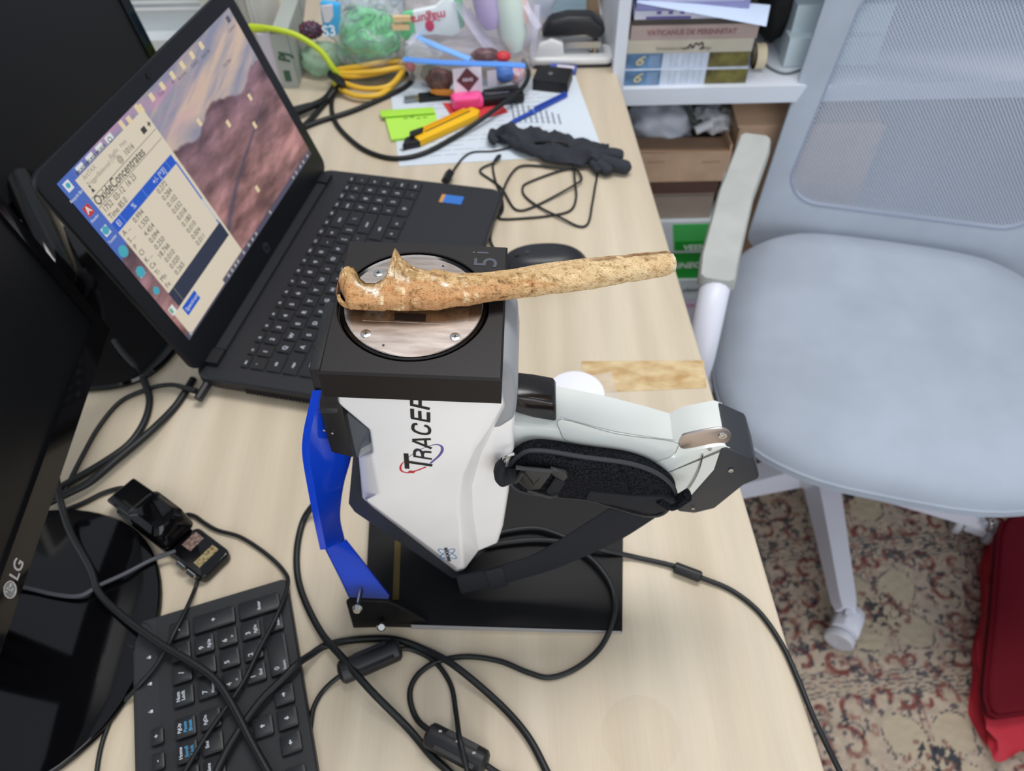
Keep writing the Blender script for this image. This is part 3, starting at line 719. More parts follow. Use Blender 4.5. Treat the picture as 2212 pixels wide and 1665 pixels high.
    part('maker_lettering', bm, inkm, t, smooth=0)
    # ---- grip
    top = [T2(*p, .05) for p in ((1108, 868), (1200, 880), (1212, 883), (1300, 900), (1400, 925), (1452, 940), (1482, 925), (1550, 912), (1568, 918))]
    bd = [T2(*p, .032) for p in ((1567, 962), (1550, 1012), (1502, 1066), (1470, 1100))]
    bot = [(.228, -.178), (.205, -.150), (.15, -.135), (.103, -.135)]
    bm = prism(NB(), top+bd+bot, .031, .069, 'y'); bevel(bm, .005, 4, 60)
    part('grip', bm, greenw, t, smooth=50)
    cap = [T2(*p, .05) for p in ((1564, 915), (1618, 938), (1632, 985))]+[T2(*p, .032) for p in ((1608, 1045), (1545, 1096), (1500, 1107), (1466, 1103))]+[(x-.004, z) for x, z in reversed(bd)]
    part('end_cap', bevel(prism(NB(), cap, .0305, .0695, 'y'), .0028, 3, 30), rubber, t, label='charcoal end cap')
    tr = [T2(*p, .045) for p in ((1112, 843), (1150, 847), (1196, 855), (1201, 862), (1202, 897), (1150, 887), (1112, 876))]
    part('trigger', bevel(prism(NB(), tr, .039, .061, 'y'), .0018, 3, 30), mat('glossy_trigger', (26, 20, 20), .15, spec=.6), t)
    gp = [T2(*p, .0305) for p in ((1212, 905), (1330, 936), (1455, 953), (1463, 968), (1452, 983), (1430, 992), (1396, 998), (1330, 980), (1245, 958), (1222, 950), (1212, 935))]
    gp = [(v.x, v.z) for v in cr([Vector((x, 0, z)) for x, z in gp], 4, True)]
    part('grip_panel', bevel(prism(NB(), gp, .0320, .0303, 'y'), .0005, 2, 30), greenw, t)
    part('grip_seam', tube(NB(), [Vector((x, .0302, z)) for x, z in gp], .00022, 4, 1, closed=True), mat('seam_grey', (120, 128, 124), .6), t)
    part('top_seam', tube(NB(), [T(*p, .0309) for p in ((1210, 901), (1330, 932), (1460, 951))], .00025, 4, 3), MATS['seam_grey'], t)
    cl = [T2(*p, .0305) for p in ((1466, 956), (1470, 944), (1482, 936), (1545, 924), (1570, 927), (1579, 940), (1570, 954), (1540, 956), (1478, 968))]
    cl = [(v.x, v.z) for v in cr([Vector((x, 0, z)) for x, z in cl], 4, True)]
    part('clip', bevel(prism(NB(), cl, .0315, .0296, 'y'), .0006, 2, 30), mat('brushed_clip', (196, 186, 184), .3, 1), t, label='brushed steel clip')
    for px, py, r_ in ((1561, 941, .0032), (1533, 970, .0016), (1579, 1016, .002), (1497, 1098, .0014)):
        q = T(px, py, .0296); part('screw', lathe(NB(), [(r_, 0), (r_*.9, .0006), (r_*.4, .0007), (r_*.35, .0002), (.0001, .0002)], 14, Matrix.Translation(q) @ Matrix.Rotation(R(90), 4, 'X')), chrome, t)
    part('strap_slot', tube(NB(), [T(*p, .0304) for p in ((1518, 980), (1512, 1006), (1500, 1034), (1482, 1062))], .0011, 8, 4, flat=.6), chrome, t)
    # ---- hand strap
    z3 = lambda x, y: (1040+x/2.686, 780+y/2.686)
    pu = [z3(*p) for p in ((165, 600), (205, 555), (265, 522), (380, 523), (600, 558), (850, 592), (1000, 640), (1095, 705), (1132, 765), (1120, 820), (1060, 888), (960, 900), (750, 842), (600, 802), (300, 772), (185, 735), (160, 670))]
    N_ = len(pu); ins = [Vector(T2(*p, .018)) for p in pu]; c_ = sum(ins, Vector((0, 0)))/N_
    sm = lambda k, y: [Vector((c_.x+(p.x-c_.x)*k, y, c_.y+(p.y-c_.y)*k)) for p in [Vector((q.x, q.z)) for q in cr([Vector((a_.x, 0, a_.y)) for a_ in ins], 4, True)]]
    bm = loft(NB(), [sm(.93, .029), sm(1, .026), sm(1, .021), sm(.955, .0175), sm(.94, .0182), sm(.90, .0160), sm(.7, .0140), sm(.35, .0130)])
    st = part('hand_strap', bm, velcro, t, smooth=50, label='black padded hand strap')
    bd_ = [T2(*z3(*p), .0145) for p in ((625, 738), (840, 762), (1040, 772), (1125, 800), (1090, 850), (980, 872), (770, 820), (600, 792))]
    part('strap_webbing', bevel(prism(NB(), bd_, .018, .0118, 'y'), .001, 2), webb, st)
    part('strap_binding', tube(NB(), sm(.985, .0185), .0016, 6, 1, closed=True), rubber, st)
    kn = [T(*z3(*p), .014) for p in ((1030, 790), (1100, 830), (1160, 800), (1200, 775))]
    part('strap_end', tube(NB(), kn, .0055, 8, 4, flat=.6), velcro, st)
    # buckle
    zb_ = lambda x, y: (1060+x/9.217, 940+y/9.217)
    def plate(pts, y0, y1, mt, nm, bv=.0006): return part(nm, bevel(prism(NB(), [T2(*zb_(*p), y1) for p in pts], y0, y1, 'y'), bv, 2), mt, st)
    bkm = mat('buckle_plastic', (46, 46, 47), .45)
    plate([(500, 900), (630, 700), (1230, 740), (1190, 800), (985, 1075), (840, 1090), (735, 1100)], .0125, .0092, bkm, 'buckle')
    plate([(1190, 700), (1510, 775), (1535, 840), (1450, 930), (1230, 800)], .0125, .0088, bkm, 'buckle_arm')
    part('buckle_bar', tube(NB(), [T(*zb_(*p), .0090) for p in ((500, 640), (720, 668), (1230, 712))], .0016, 8, 1), bkm, st)
    part('buckle_bar', tube(NB(), [T(*zb_(*p), .0088) for p in ((480, 930), (650, 720))], .0018, 8, 1), bkm, st)
    part('buckle_bar', tube(NB(), [T(*zb_(*p), .0095) for p in ((740, 1100), (1080, 1200), (1200, 1225), (1340, 1180))], .0014, 8, 3), bkm, st)
    plate([(640, 800), (700, 790), (870, 1010), (760, 1110), (600, 930)], .0100, .0082, black, 'buckle_tongue')
    plate([(880, 950), (960, 850), (990, 870), (890, 985)], .0100, .0090, black, 'buckle_slot', .0002)
    plate([(1100, 1130), (1285, 860), (1490, 950), (1330, 1190), (1180, 1200)], .0125, .0098, webb, 'buckle_webbing')
    part('strap_loop', tube(NB(), [T(*zb_(*p), .0115) for p in ((230, 560), (170, 700), (230, 820), (380, 800), (520, 760))], .0062, 10, 5, flat=.55, rf=lambda s: .75+.5*math.sin(math.pi*min(1, s*1.1))), webb, st, smooth=60)
    part('strap_ring', tube(NB(), [T(*zb_(*p), .0125) for p in ((480, 370), (330, 420), (265, 470), (262, 570))], .0011, 8, 4), chrome, st)
    # ---- neck lanyard: flat webbing from the tail to the grip end
    up_ = [(986, 1246), (1050, 1233), (1096, 1219), (1152, 1200), (1204, 1171), (1263, 1134), (1316, 1100)]
    lo_ = [(997, 1282), (1062, 1268), (1107, 1256), (1189, 1232), (1249, 1208), (1338, 1167), (1427, 1111)]
    ys = [.012, .014, .017, .022, .027, .034, .042]
    bm = NB(); A_ = cr([T(*p, y) for p, y in zip(up_, ys)], 5); B_ = cr([T(*p, y) for p, y in zip(lo_, ys)], 5)
    rings = []
    for a_, b2 in zip(A_, B_):
        mid = (a_+b2)/2+Vector((0, -.0012, 0)); d = Vector((0, .0014, 0)); rings.append([a_, a_*.5+mid*.5-Vector((0, .0004, 0)), mid, b2*.5+mid*.5-Vector((0, .0004, 0)), b2, b2+d, mid+d, a_+d])
    loft(bm, rings); lan = part('lanyard', bm, webb, t, smooth=60, label='black webbing lanyard')
    i0, i1 = 9, 14
    bm = NB(); loft(bm, [[A_[i]+Vector((0, -.0012, -.0003)), B_[i]+Vector((0, -.0012, .0003)), B_[i]+Vector((0, -.0005, .0)), A_[i]+Vector((0, -.0005, 0))] if False else [A_[i]+Vector((0, -.0026, 0)), B_[i]+Vector((0, -.0026, 0)), B_[i]+Vector((0, .001, 0)), A_[i]+Vector((0, .001, 0))] for i in range(5, 10)])
    part('lanyard_sleeve', bm, mat('smooth_rubber', (34, 36, 40), .45), lan)
make_analyser()

# ---------------------------------------------------------------- stand
bluem = mat('blue_enamel', (14, 66, 204), .16, spec=.55, coat=.5)
basem = mat('black_painted_plate', (15, 15, 17), .5, spec=.22, var=.15, vscale=12)
def make_stand():
    t = thing('analyser_stand', 'black steel base plate with a bent blue upright behind the analyser', 'stand', loc=(-.02, .34, 0))
    fl, fr_, br_, bl_ = D(762, 1352), D(1343, 1366), D(1346, 1030), D(806, 1030)
    tab = D(905, 1354)
    def ztop(p): return .0092-.0042*min(1, max(0, (p.x-fl.x)/(fr_.x-fl.x)))
    ol = [D(790, 1353), fr_, br_, bl_]
    bm = NB(); lo_ = [bm.verts.new((p.x, p.y, .0002)) for p in ol]; hi = [bm.verts.new((p.x, p.y, ztop(p))) for p in ol]
    bm.faces.new(lo_[::-1]); bm.faces.new(hi)
    for i in range(4): j = (i+1) % 4; bm.faces.new((lo_[i], lo_[j], hi[j], hi[i]))
    part('base_plate', bevel(bm, .0008, 2), basem, t, world=True)
    # folded lip along the front, its grey reflection painted into the colour
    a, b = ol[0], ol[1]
    lipm = mat('fold_reflection_grey', (146, 146, 148), .45)
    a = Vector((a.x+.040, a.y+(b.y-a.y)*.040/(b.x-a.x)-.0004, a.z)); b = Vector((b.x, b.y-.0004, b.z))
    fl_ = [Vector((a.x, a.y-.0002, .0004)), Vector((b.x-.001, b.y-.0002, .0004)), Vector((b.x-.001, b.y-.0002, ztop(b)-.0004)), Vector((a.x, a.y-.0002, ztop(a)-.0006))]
    part('front_lip', loft(NB(), [fl_, [v+Vector((0, -.0006, 0)) for v in fl_]]), lipm, t, world=True, label='front fold with a grey reflection in its colour')
    # olive adhesive strip along the left side
    e0, e1 = D(853, 1168, .0088), D(848, 1296, .0088); d_ = Vector((.0055, 0, 0))
    part('adhesive_strip', prism(NB(), [(e0.x, e0.y), (e0.x+.0055, e0.y), (e1.x+.0055, e1.y), (e1.x, e1.y)], .0084, .0094), mat('olive_hook_strip', (92, 78, 40), .9, bump=1, bscale=1500), t, world=True)
    # front tab
    Yt = D(762, 1354).y
    tp = [PY(*p, Yt) for p in ((748, 1299), (756, 1294), (840, 1298), (905, 1330), (922, 1338), (930, 1352), (765, 1357))]
    tp2 = [(p.x, max(p.z, .0003)) for p in tp]
    part('front_tab', bevel(prism(NB(), tp2, Yt-.001, Yt+.0018, 'y'), .0004, 1), basem, t, world=True)
    for (px, py, qx, qy) in ((781, 1270, 771, 1318), (827, 1332, 824, 1354)):
        p0 = PY(px, py, Yt+.012); p1 = PY(qx, qy, Yt-.010)
        bt = part('bolt', tube(NB(), [p0, p1], .0017, 10, 1), chrome, t, world=True)
        part('bolt_head', tube(NB(), [p1+(p1-p0).normalized()*-.002, p1+(p1-p0).normalized()*.0012], .0042, 14, 1, rf=lambda s: 1-.35*s), chrome, bt, world=True)
    # bent blue upright
    Yn = .300; e = Vector((.030, .040, 0)).normalized(); dep = .052
    nearp = [PY(*p, Yn) for p in ((692, 842), (682, 885), (671, 936), (669, 985), (681, 1062), (693, 1128), (705, 1186))]
    farp = [PY(*p, Yn+.026) for p in ((752, 870), (757, 910), (760, 950), (758, 990), (742, 1050), (735, 1115), (745, 1166))]
    A_, B_ = cr(nearp, 6), cr(farp, 6); th = .0048
    bm = NB(); rings = [[p, q, q+Vector((-th, 0, 0)), p+Vector((-th, -.0005, 0))] for p, q in zip(A_, B_)]
    loft(bm, rings); part('upright', bevel(bm, .0009, 2, 50), bluem, t, world=True, smooth=30)
    q = [PY(700, 1182, Yn), PY(712, 1182, Yn+.006), PY(746, 1166, Yn+.024), PY(841, 1287, .2875), PY(838, 1295, .2855), PY(757, 1298, .2835), PY(735, 1250, .289)]
    for v in q: v.z = max(v.z, .011)
    bm = NB(); nn = Vector((0, .55, -.6)).normalized()*.003
    loft(bm, [q, [v+nn for v in q]]); part('foot_flange', bevel(bm, .0006, 2, 50), bluem, t, world=True)
    for px, py, r_ in ((722, 1003, .0028), (724, 1052, .0026), (717, 1020, .0022)):
        v = PY(px, py, Yn+.022); part('bolt_head', blob(NB(), v, (r_, .0012, r_), 0, 1, 0, 2), bluem if r_ < .0024 else chrome, t, world=True)
make_stand()

# ---------------------------------------------------------------- bone
def bone_mat():
    m = attr_mat('old_bone', .75, bump=.7, bscale=700, spec=.2); nt = m.node_tree; N = nt.nodes; p = N['Principled BSDF']
    a = [n for n in N if n.type == 'ATTRIBUTE'][0]; tc = N.new('ShaderNodeTexCoord'); mp = N.new('ShaderNodeMapping'); mp.inputs['Scale'].default_value = (.55, 1, 1)
    nt.links.new(tc.outputs['Object'], mp.inputs[0]); src = a.outputs['Color']
    for sc_, lo, hi, k in ((1100, .33, .42, (.50, .42, .34, 1)), (260, .34, .48, (.80, .73, .64, 1)), (2000, .36, .46, (.68, .60, .52, 1))):
        n = N.new('ShaderNodeTexNoise'); n.inputs['Scale'].default_value = sc_; n.inputs['Detail'].default_value = 3; nt.links.new(mp.outputs[0], n.inputs['Vector'])
        r = N.new('ShaderNodeValToRGB'); r.color_ramp.elements[0].position = lo; r.color_ramp.elements[1].position = hi; r.color_ramp.elements[0].color = k; r.color_ramp.elements[1].color = (1, 1, 1, 1)
        x = N.new('ShaderNodeMixRGB'); x.blend_type = 'MULTIPLY'; x.inputs[0].default_value = 1; nt.links.new(n.outputs[0], r.inputs[0]); nt.links.new(src, x.inputs[1]); nt.links.new(r.outputs[0], x.inputs[2]); src = x.outputs[0]
    nt.links.new(src, p.inputs['Base Color']); return m
def make_bone():
    U_ = [(730, 592), (734, 584), (738, 577), (745, 575), (755, 576), (763, 584), (771, 600), (784, 610), (806, 611), (822, 601), (832, 588), (838, 573), (841, 550), (844, 534), (849, 541), (856, 551), (866, 560), (883, 573), (902, 581), (929, 586), (982, 594), (1039, 594), (1096, 588), (1172, 574), (1248, 564), (1343, 556), (1441, 547), (1456, 554), (1461, 566)]
    L_ = [(730, 642), (735, 610), (741, 627), (750, 641), (757, 658), (763, 664), (792, 666), (868, 667), (944, 665), (1001, 658), (1058, 647), (1134, 638), (1210, 629), (1286, 618), (1362, 603), (1437, 591), (1458, 583), (1461, 575)]
    ux, uy = zip(*U_); lx, ly = zip(*L_)
    xs = np.concatenate([np.linspace(730.5, 765, 26), np.linspace(766, 905, 90), np.linspace(908, 1440, 120), np.linspace(1443, 1460.5, 10)])
    ZC = .0088; n = 44; rings = []; info = []
    for x in xs:
        yu = np.interp(x, ux, uy); yl = np.interp(x, lx, ly)
        a = PL(x, yu, TM, 2, ZC); b = PL(x, yl, TM, 2, ZC)
        c = (a+b)/2; h = (a.y-b.y)/2
        s = (x-730)/730
        bz = min(.0080, .35*h+.0022) if x < 960 else min(.0062, .8*h)
        bz *= min(1, .35+(x-730)/20)
        if x > 1440: bz *= .9
        ring = []
        for k in range(n):
            an = 2*math.pi*k/n; ca, sa = math.cos(an), math.sin(an)
            yy = c.y+h*.97*math.copysign(abs(ca)**.9, ca); zz = ZC+bz*math.copysign(abs(sa)**.8, sa)
            if sa > 0 and x < 930:           # hollow of the joint surface, thick lower border
                t_ = (yy-b.y)/max(2*h, 1e-6); zz -= .0042*max(0, t_-.45)*(1 if 750 < x < 838 else .6)*1.6
            if sa > 0 and x > 930: zz -= .0014*math.exp(-((ca-.55)/.22)**2)*min(1, (x-930)/150)
            p = Vector((c.x, yy, zz))
            d = .00035*noise.fractal(Vector((p.x*90, p.y*160, p.z*160)), 1, 2, 4)+.00022*noise.noise(Vector((p.x*420, p.y*700, p.z*500)))
            p += Vector((0, ca*d, sa*d)); p.z = max(p.z, .0007)
            ring.append(TM @ p); info.append((x, (yy-b.y)/max(2*h, 1e-6), p.x, p.y, p.z))
        rings.append(ring)
    bm = loft(NB(), rings)
    tube(bm, [TM @ PL(x, y, TM, 2, z) for x, y, z in ((772, 657, .007), (752, 660, .0065), (740, 655, .0075), (733, 646, .009), (731, 636, .011))], .0017, 10, 5, rf=lambda s: 1.2-.6*s)
    inf = np.array(info)
    o = single('bone', bm, bone_mat(), 'old tan ulna bone lying across the steel plate of the analyser', 'bone', smooth=60)
    X, t_, x, y = inf[:, 0], inf[:, 1], inf[:, 2], inf[:, 3]; z = inf[:, 4]
    n1 = fbm(x*55+2, (y+z)*120+5, 1, 4); n2 = fbm(x*260+9, (y-z)*600+9, 2, 4); n3 = fbm(x*35+4, y*200+3, 3, 4)
    c = np.array([[196, 160, 112.]])*np.ones((len(X), 1))
    def ov(a, col): 
        a = np.clip(a, 0, 1)[:, None]; c[:] = c*(1-a)+np.array(col, float)*a
    ov((n1-.42)*3, (216, 184, 138)); ov((.46-n3)*3.2*(t_ < .45), (186, 130, 84)); ov(np.clip(np.exp(-((t_-.12)/.2)**2)*.7*(X < 1100), 0, 1), (204, 148, 100))
    ov(np.clip((X-980)/300, 0, 1)*.75*(n1 > .3), (216, 192, 150))
    sg = lambda v: np.clip(v, 0, 1)
    ov(sg((t_-.56)*6)*sg((X-758)/8)*sg((850-X)/12)*.75, (138, 112, 72)); ov(sg((t_-.36)*6)*sg((X-832)/8)*sg((905-X)/6)*.65, (164, 136, 92)); ov(sg((.40-t_)*5)*sg((X-790)/30)*sg((1180-X)/120)*.6*(n3 > .36), (190, 144, 100))
    ov((.31-n2)*8*(n1 < .56), (112, 80, 50)); ov((.05-np.abs(n3-.5))*14*(n2 < .47), (120, 88, 56)); ov((n2-.62)*6, (232, 208, 168))
    ov(np.exp(-((t_-.78)/.14)**2)*np.clip((X-1200)/120, 0, 1)*(n3 > .42)*.8, (122, 92, 64))
    wh = lambda px, w_, t0, tw: np.exp(-((X-px)/w_)**2-((t_-t0)/tw)**2)
    for px, w_, t0, tw in ((776, 8, .60, .07), (790, 12, .50, .08), (805, 13, .38, .09), (818, 9, .26, .08), (850, 10, .46, .05), (864, 12, .45, .04), (884, 8, .42, .05), (928, 11, .60, .05), (1009, 7, .40, .05), (965, 10, .42, .02)):
        ov((wh(px, w_, t0, tw)*1.6)*np.clip((n2-.38)*6, 0, 1), (244, 238, 226))
    ov(np.clip((X-1446)/8, 0, 1)*.7, (240, 232, 212)); ov(((np.abs(t_-.98) < .04)*(X > 1000))*(n2 > .48), (240, 232, 215))
    cols = slin(np.clip(c, 0, 255)); full = np.tile(slin(np.array([[190, 152, 104.]])), (len(o.data.vertices), 1)); full[:len(cols)] = cols; setcol(o, full)
make_bone()
# ================================================================ DESK KEYBOARD
kbM = Matrix.Translation((-.26076, .25810, 0)) @ Matrix.Rotation(R(17.734+90), 4, 'Z')   # x to the user's right, y away from the user; origin at the 9 key
def make_keyboard():
    t = thing('keyboard', 'black desk keyboard under crossing cables at the bottom left', 'keyboard', M=kbM)
    km = mat('keyboard_body', (33, 34, 37), .5, bump=.1, bscale=1500); kk = mat('keyboard_key', (30, 31, 34), .42, bump=.08, bscale=1500)
    q = .01905; kz = .0115
    g = lambda px, py, z=.010: kbM.inverted() @ D(px, py, z)
    xr = (g(288, 1337).x+g(617, 1260).x)/2; yt = (g(284, 1345).y+g(290, 1640).y)/2; yb = (g(617, 1260).y+g(690, 1660).y)/2
    bm = NB(); o = rrect(-.29, xr, yb, yt, .004, 3)
    loft(bm, [[Vector((x*.995, y, .001)) for x, y in o], [Vector((x, y, .0035)) for x, y in o], [Vector((x, y, .0090)) for x, y in o], [Vector((x, y+(-.0012 if y > 0 else .0012), .0102)) for x, y in o]])
    part('body', bm, km, t)
    part('indicator_strip', bx(-.29, xr-.002, 2.0*q, yt-.003, .0100, .0104, .0002, 1), mat('strip_plastic', (38, 39, 43), .4), t)
    wt = mat('white_legend', (196, 200, 206), .6); bt = mat('blue_legend', (70, 150, 196), .6)
    cache = {}; W_ = NB(); B_ = NB()
    def key(x, y, w_=1, h_=1, white=(), blue=(), small=False):
        sx, sy = w_*q-.0034, h_*q-.0034
        if small: sx, sy = .0125, .0095
        kk_ = (round(sx, 4), round(sy, 4))
        if kk_ not in cache:
            b = NB(); a0 = rrect(-sx/2, sx/2, -sy/2, sy/2, .0016, 3); a1 = rrect(-sx/2+.0012, sx/2-.0012, -sy/2+.0012, sy/2-.0008, .0016, 3)
            loft(b, [[Vector((p[0], p[1], -.002)) for p in a0], [Vector((p[0], p[1], .0018)) for p in a0], [Vector((p[0]*.985, p[1]*.985, .0026)) for p in a0], [Vector((p[0], p[1], .0030)) for p in a1]])
            cache[kk_] = mk(b, 'key', kk, 30)
        o = part('key', cache[kk_], kk, t); o.location = (x*q, y*q, kz)
        z = kz+.0031
        for s, dx, dy, sz in white: merge(W_, text(s, sz, .0002, .00008, M=Matrix.Translation((x*q+dx, y*q+dy, z))))
        for s, dx, dy, sz in blue: merge(B_, text(s, sz, .0002, .00008, M=Matrix.Translation((x*q+dx, y*q+dy, z))))
    big = lambda s, sub=None: [(s, -.003, .002, .0055)]+([(sub, -.001, -.0042, .0034)] if sub else [])
    two = lambda a, b, c=None: [(a, 0, .0035, .0040)]+([(b, 0, -.0002, .0040)] if b else [])
    A_ = '\u2190\u2191\u2192\u2193'
    for (c, r_), (s, sub) in {(-2, 0): ('7', 'Home'), (-1, 0): ('8', None), (0, 0): ('9', 'PgUp'), (-2, -1): ('4', '<'), (-1, -1): ('5', None), (0, -1): ('6', '>'), (-2, -2): ('1', 'End'), (-1, -2): ('2', 'v'), (0, -2): ('3', 'PgDn')}.items():
        key(c, r_, 1, 1, big(s, sub))
    key(-1.5, -3, 2, 1, [('0', -.012, .002, .0055), ('Insert', -.011, -.0042, .0034)]); key(0, -3, 1, 1, [('.', -.003, .001, .006), ('Delete', 0, -.0042, .0030)])
    key(1, -.5, 1, 2, [('+', 0, 0, .006)]); key(1, -2.5, 1, 2, [('Enter', 0, 0, .0036)])
    key(-2, 1, 1, 1, two('Num', 'Lock')); key(-1, 1, 1, 1, [('/', 0, 0, .006)]); key(0, 1, 1, 1, [('*', 0, 0, .007)]); key(1, 1, 1, 1, [('-', 0, 0, .006)])
    e0 = -3.32
    for i, (a, b, c, d_) in enumerate((('PgUp', ('Pause', 'Break'), 'PgDn', None), ('Home', ('Scroll', 'Lock'), 'End', None), ('Insert', None, 'Delete', None))):
        key(e0-i, 1, 1, 1, [(a, 0, .0042, .0036)], [(b[0], 0, -.0002, .0036), (b[1], 0, -.0042, .0036)] if b else [])
        key(e0-i, 0, 1, 1, [(c, 0, .0035, .0036)])
        key(e0-i, 2.12, 1, 1, [(('+', '-', 'x')[i], 0, 0, .005)], small=True)
    arrow = [(0, .0018), (.0016, 0), (.0006, 0), (.0006, -.0018), (-.0006, -.0018), (-.0006, 0), (-.0016, 0)]
    for x, y, an in ((e0, -3, -90), (e0-1, -3, 180), (e0-2, -3, 90), (e0-1, -2, 0)):
        key(x, y); merge(W_, prism(NB(), arrow, 0, .0002, M=Matrix.Translation((x*q, y*q, kz+.003)) @ Matrix.Rotation(R(an), 4, 'Z')))
    for k in range(3): key(e0-3.35-k*1, 1, 1, 1, [(('F12', 'F11', 'F10')[k], 0, .003, .0042)])
    key(e0-3.85, 0, 2, 1, [('Backspace', .004, .003, .0036)]); key(e0-3.6, -1, 1.5, 1, [('|', 0, .002, .004)])
    key(e0-4.0, -2, 2.3, 1, [('Shift', .006, .003, .004)]); key(e0-3.45, -3, 1.2, 1, [('Ctrl', 0, .003, .004)])
    for k in range(3):
        y = 2.35; c_ = (0.25-1.2*k)*q
        merge(W_, bx(c_-.0012, c_+.0012, y*q-.0012, y*q+.0006, .0105, .0107)); merge(W_, tube(NB(), [Vector((c_-.0008, y*q+.0006, .0106)), Vector((c_, y*q+.0022, .0106)), Vector((c_+.0008, y*q+.0006, .0106))], .0002, 4, 3))
    part('key_legends', W_, wt, t, smooth=0, label='white printed key legends', kind='stuff'); part('blue_legends', B_, bt, t, smooth=0, label='blue printed legends on two keys', kind='stuff')
    part('badge', tube(NB(), [Vector((1.45*q+.0105*math.cos(i*.314), 2.75*q+.0105*math.sin(i*.314), .0104)) for i in range(20)], .0005, 6, 1, closed=True), km, t)
make_keyboard()

# ================================================================ WEBCAM
def make_webcam():
    a, b = D(286, 1085, .004), D(462, 1222, .004); ax = (b-a); L = ax.length; ax.normalize()
    Mw = frame(a, ax, Vector((0, 0, 1)).cross(ax))
    t = thing('webcam', 'black clip-on webcam lying on its side by the monitor foot', 'webcam', M=Matrix.Translation((0, 0, -a.z)) @ Mw)
    g = blackgloss; hw = .0165
    part('lower_arm', bevel(prism(NB(), rrect(-.006, L*.93, -hw, hw*.8, .006, 4), 0, .006), .0015, 2), g, t)
    bm = prism(NB(), [(-.014, .013), (-.012, .017), (L*.45, .026), (L*.60, .026), (L*.62, .010), (L*.2, .0065)], -hw*.9, hw, 'y'); bevel(bm, .0022, 3, 30)
    part('upper_arm', bm, g, t)
    bm = NB(); loft(bm, [[Vector((L*.42+x, y, .012)) for x, y in rrect(-.028, .026, -.017, .018, .007, 5)], [Vector((L*.42+x, y, .030)) for x, y in rrect(-.023, .023, -.016, .017, .008, 5)], [Vector((L*.43+x, y, .036)) for x, y in rrect(-.015, .019, -.011, .012, .008, 5)]])
    bevel(bm, .002, 2, 40); part('camera_head', bm, g, t)
    bm = prism(NB(), rrect(L*.66, L*1.06, -hw*1.02, hw*1.02, .006, 4), .001, .0125); bevel(bm, .002, 3)
    part('foot_pad', bm, g, t)
    part('label', bx(L*.70, L*.80, -.004, .012, .0125, .0129), mat('worn_label', (150, 124, 112), .35, var=.5, vscale=300, col2=(70, 52, 48)), t, label='worn pinkish label')
    part('label', bx(L*.90, L*.97, -.010, .012, .0125, .0129), mat('gold_label', (176, 158, 112), .35, var=.4, vscale=500, col2=(90, 76, 52)), t, label='gold serial label')
    for x in (.78, .90): part('hinge_pin', tube(NB(), [Vector((L*x, -hw*1.05, .009)), Vector((L*x+.010, -hw*1.05, .009))], .0028, 10, 1), chrome, t)
make_webcam()

# ================================================================ MOUSE
def make_mouse():
    c = D(1176, 594); t = thing('computer_mouse', 'dark wired computer mouse half hidden behind the bone', 'mouse', (c.x, c.y, 0), R(3))
    mm = mat('mouse_plastic', (30, 32, 36), .38)
    n = 40; rings = []
    for k in range(13):
        u = k/12; z = .002+.036*math.sin(u*math.pi/2)**.9; s = math.cos(u*math.pi/2*.985)**.62
        rings.append([Vector((.056*s*math.copysign(abs(math.cos(2*math.pi*i/n))**.85, math.cos(2*math.pi*i/n))-.003*u, .030*s*math.copysign(abs(math.sin(2*math.pi*i/n))**.85, math.sin(2*math.pi*i/n)), z)) for i in range(n)])
    part('shell', loft(NB(), rings), mm, t, smooth=60)
    part('side_band', lathe(NB(), [(.0, .0005), (.99, .0005), (1.0, .003), (.98, .006)], 40, Matrix.Diagonal((.0563, .0303, 1, 1))), black, t)
    part('wheel_slot', bx(-.036, -.006, -.0038, .0038, .030, .0368, .001, 2), black, t)
    part('scroll_wheel', tube(NB(), [Vector((-.021, -.0028, .0325)), Vector((-.021, .0028, .0325))], .0062, 18, 1), rubber, t)
make_mouse()

# ================================================================ CABLES
def ptsz(l, z0=.003, zs=None):
    out = []
    for i, p in enumerate(l):
        z = p[2] if len(p) > 2 else z0
        out.append(D(p[0], p[1], z))
    return out
def cable(name, label, px, r, z=None, m_=None, group=None, cat='cable', sub=7):
    return single(name, tube(NB(), ptsz(px, z or r+.0004), r, 8, sub), m_ or cablem, label, cat, group, smooth=60)
cable('monitor_cable', 'thick black cable running from the monitor edge down over the numeric keypad', [(118, 1010, .05), (130, 1078, .03), (150, 1145, .022), (195, 1228, .02), (214, 1280, .02), (263, 1329, .021), (338, 1385, .022), (413, 1430, .022), (465, 1468, .021), (503, 1524, .021), (544, 1603, .021), (580, 1668, .021), (620, 1740, .021)], .0032)
dc = thing('charger_cable', 'thin laptop charging cable with an angled plug at the laptop corner', 'cable', tuple(D(430, 845)))
part('cord', tube(NB(), ptsz([(425, 846, .010), (385, 833, .010), (355, 832, .009), (320, 840, .0035), (262, 866, .003), (215, 920, .003), (178, 985, .003), (140, 1060, .003)]), .0024, 8, 6), cablem, dc, world=True, smooth=60)
part('strain_relief', tube(NB(), ptsz([(424, 845, .0105), (383, 833, .0102)]), .0034, 8, 1, rf=lambda s: 1-.25*s), black, dc, world=True)
part('plug', tube(NB(), ptsz([(428, 862, .010), (452, 823, .013)]), .0050, 10, 1), black, dc, world=True)
cable('video_cable', 'black looped cable curling out beside the monitor corner', [(246, 735, .02), (268, 765, .012), (295, 795, .006), (316, 835, .0045), (323, 870, .0042), (310, 915, .0042), (278, 960, .0042), (222, 1000, .0042), (150, 1042, .0042), (100, 1070, .0042)], .0038)
cable('power_cable', 'thick black cable from under the laptop corner to the monitor foot', [(418, 818, .004), (395, 855, .004), (370, 888, .004), (318, 938, .009), (250, 995, .0105), (195, 1040, .0105), (140, 1068, .0105), (90, 1092, .01)], .0040)
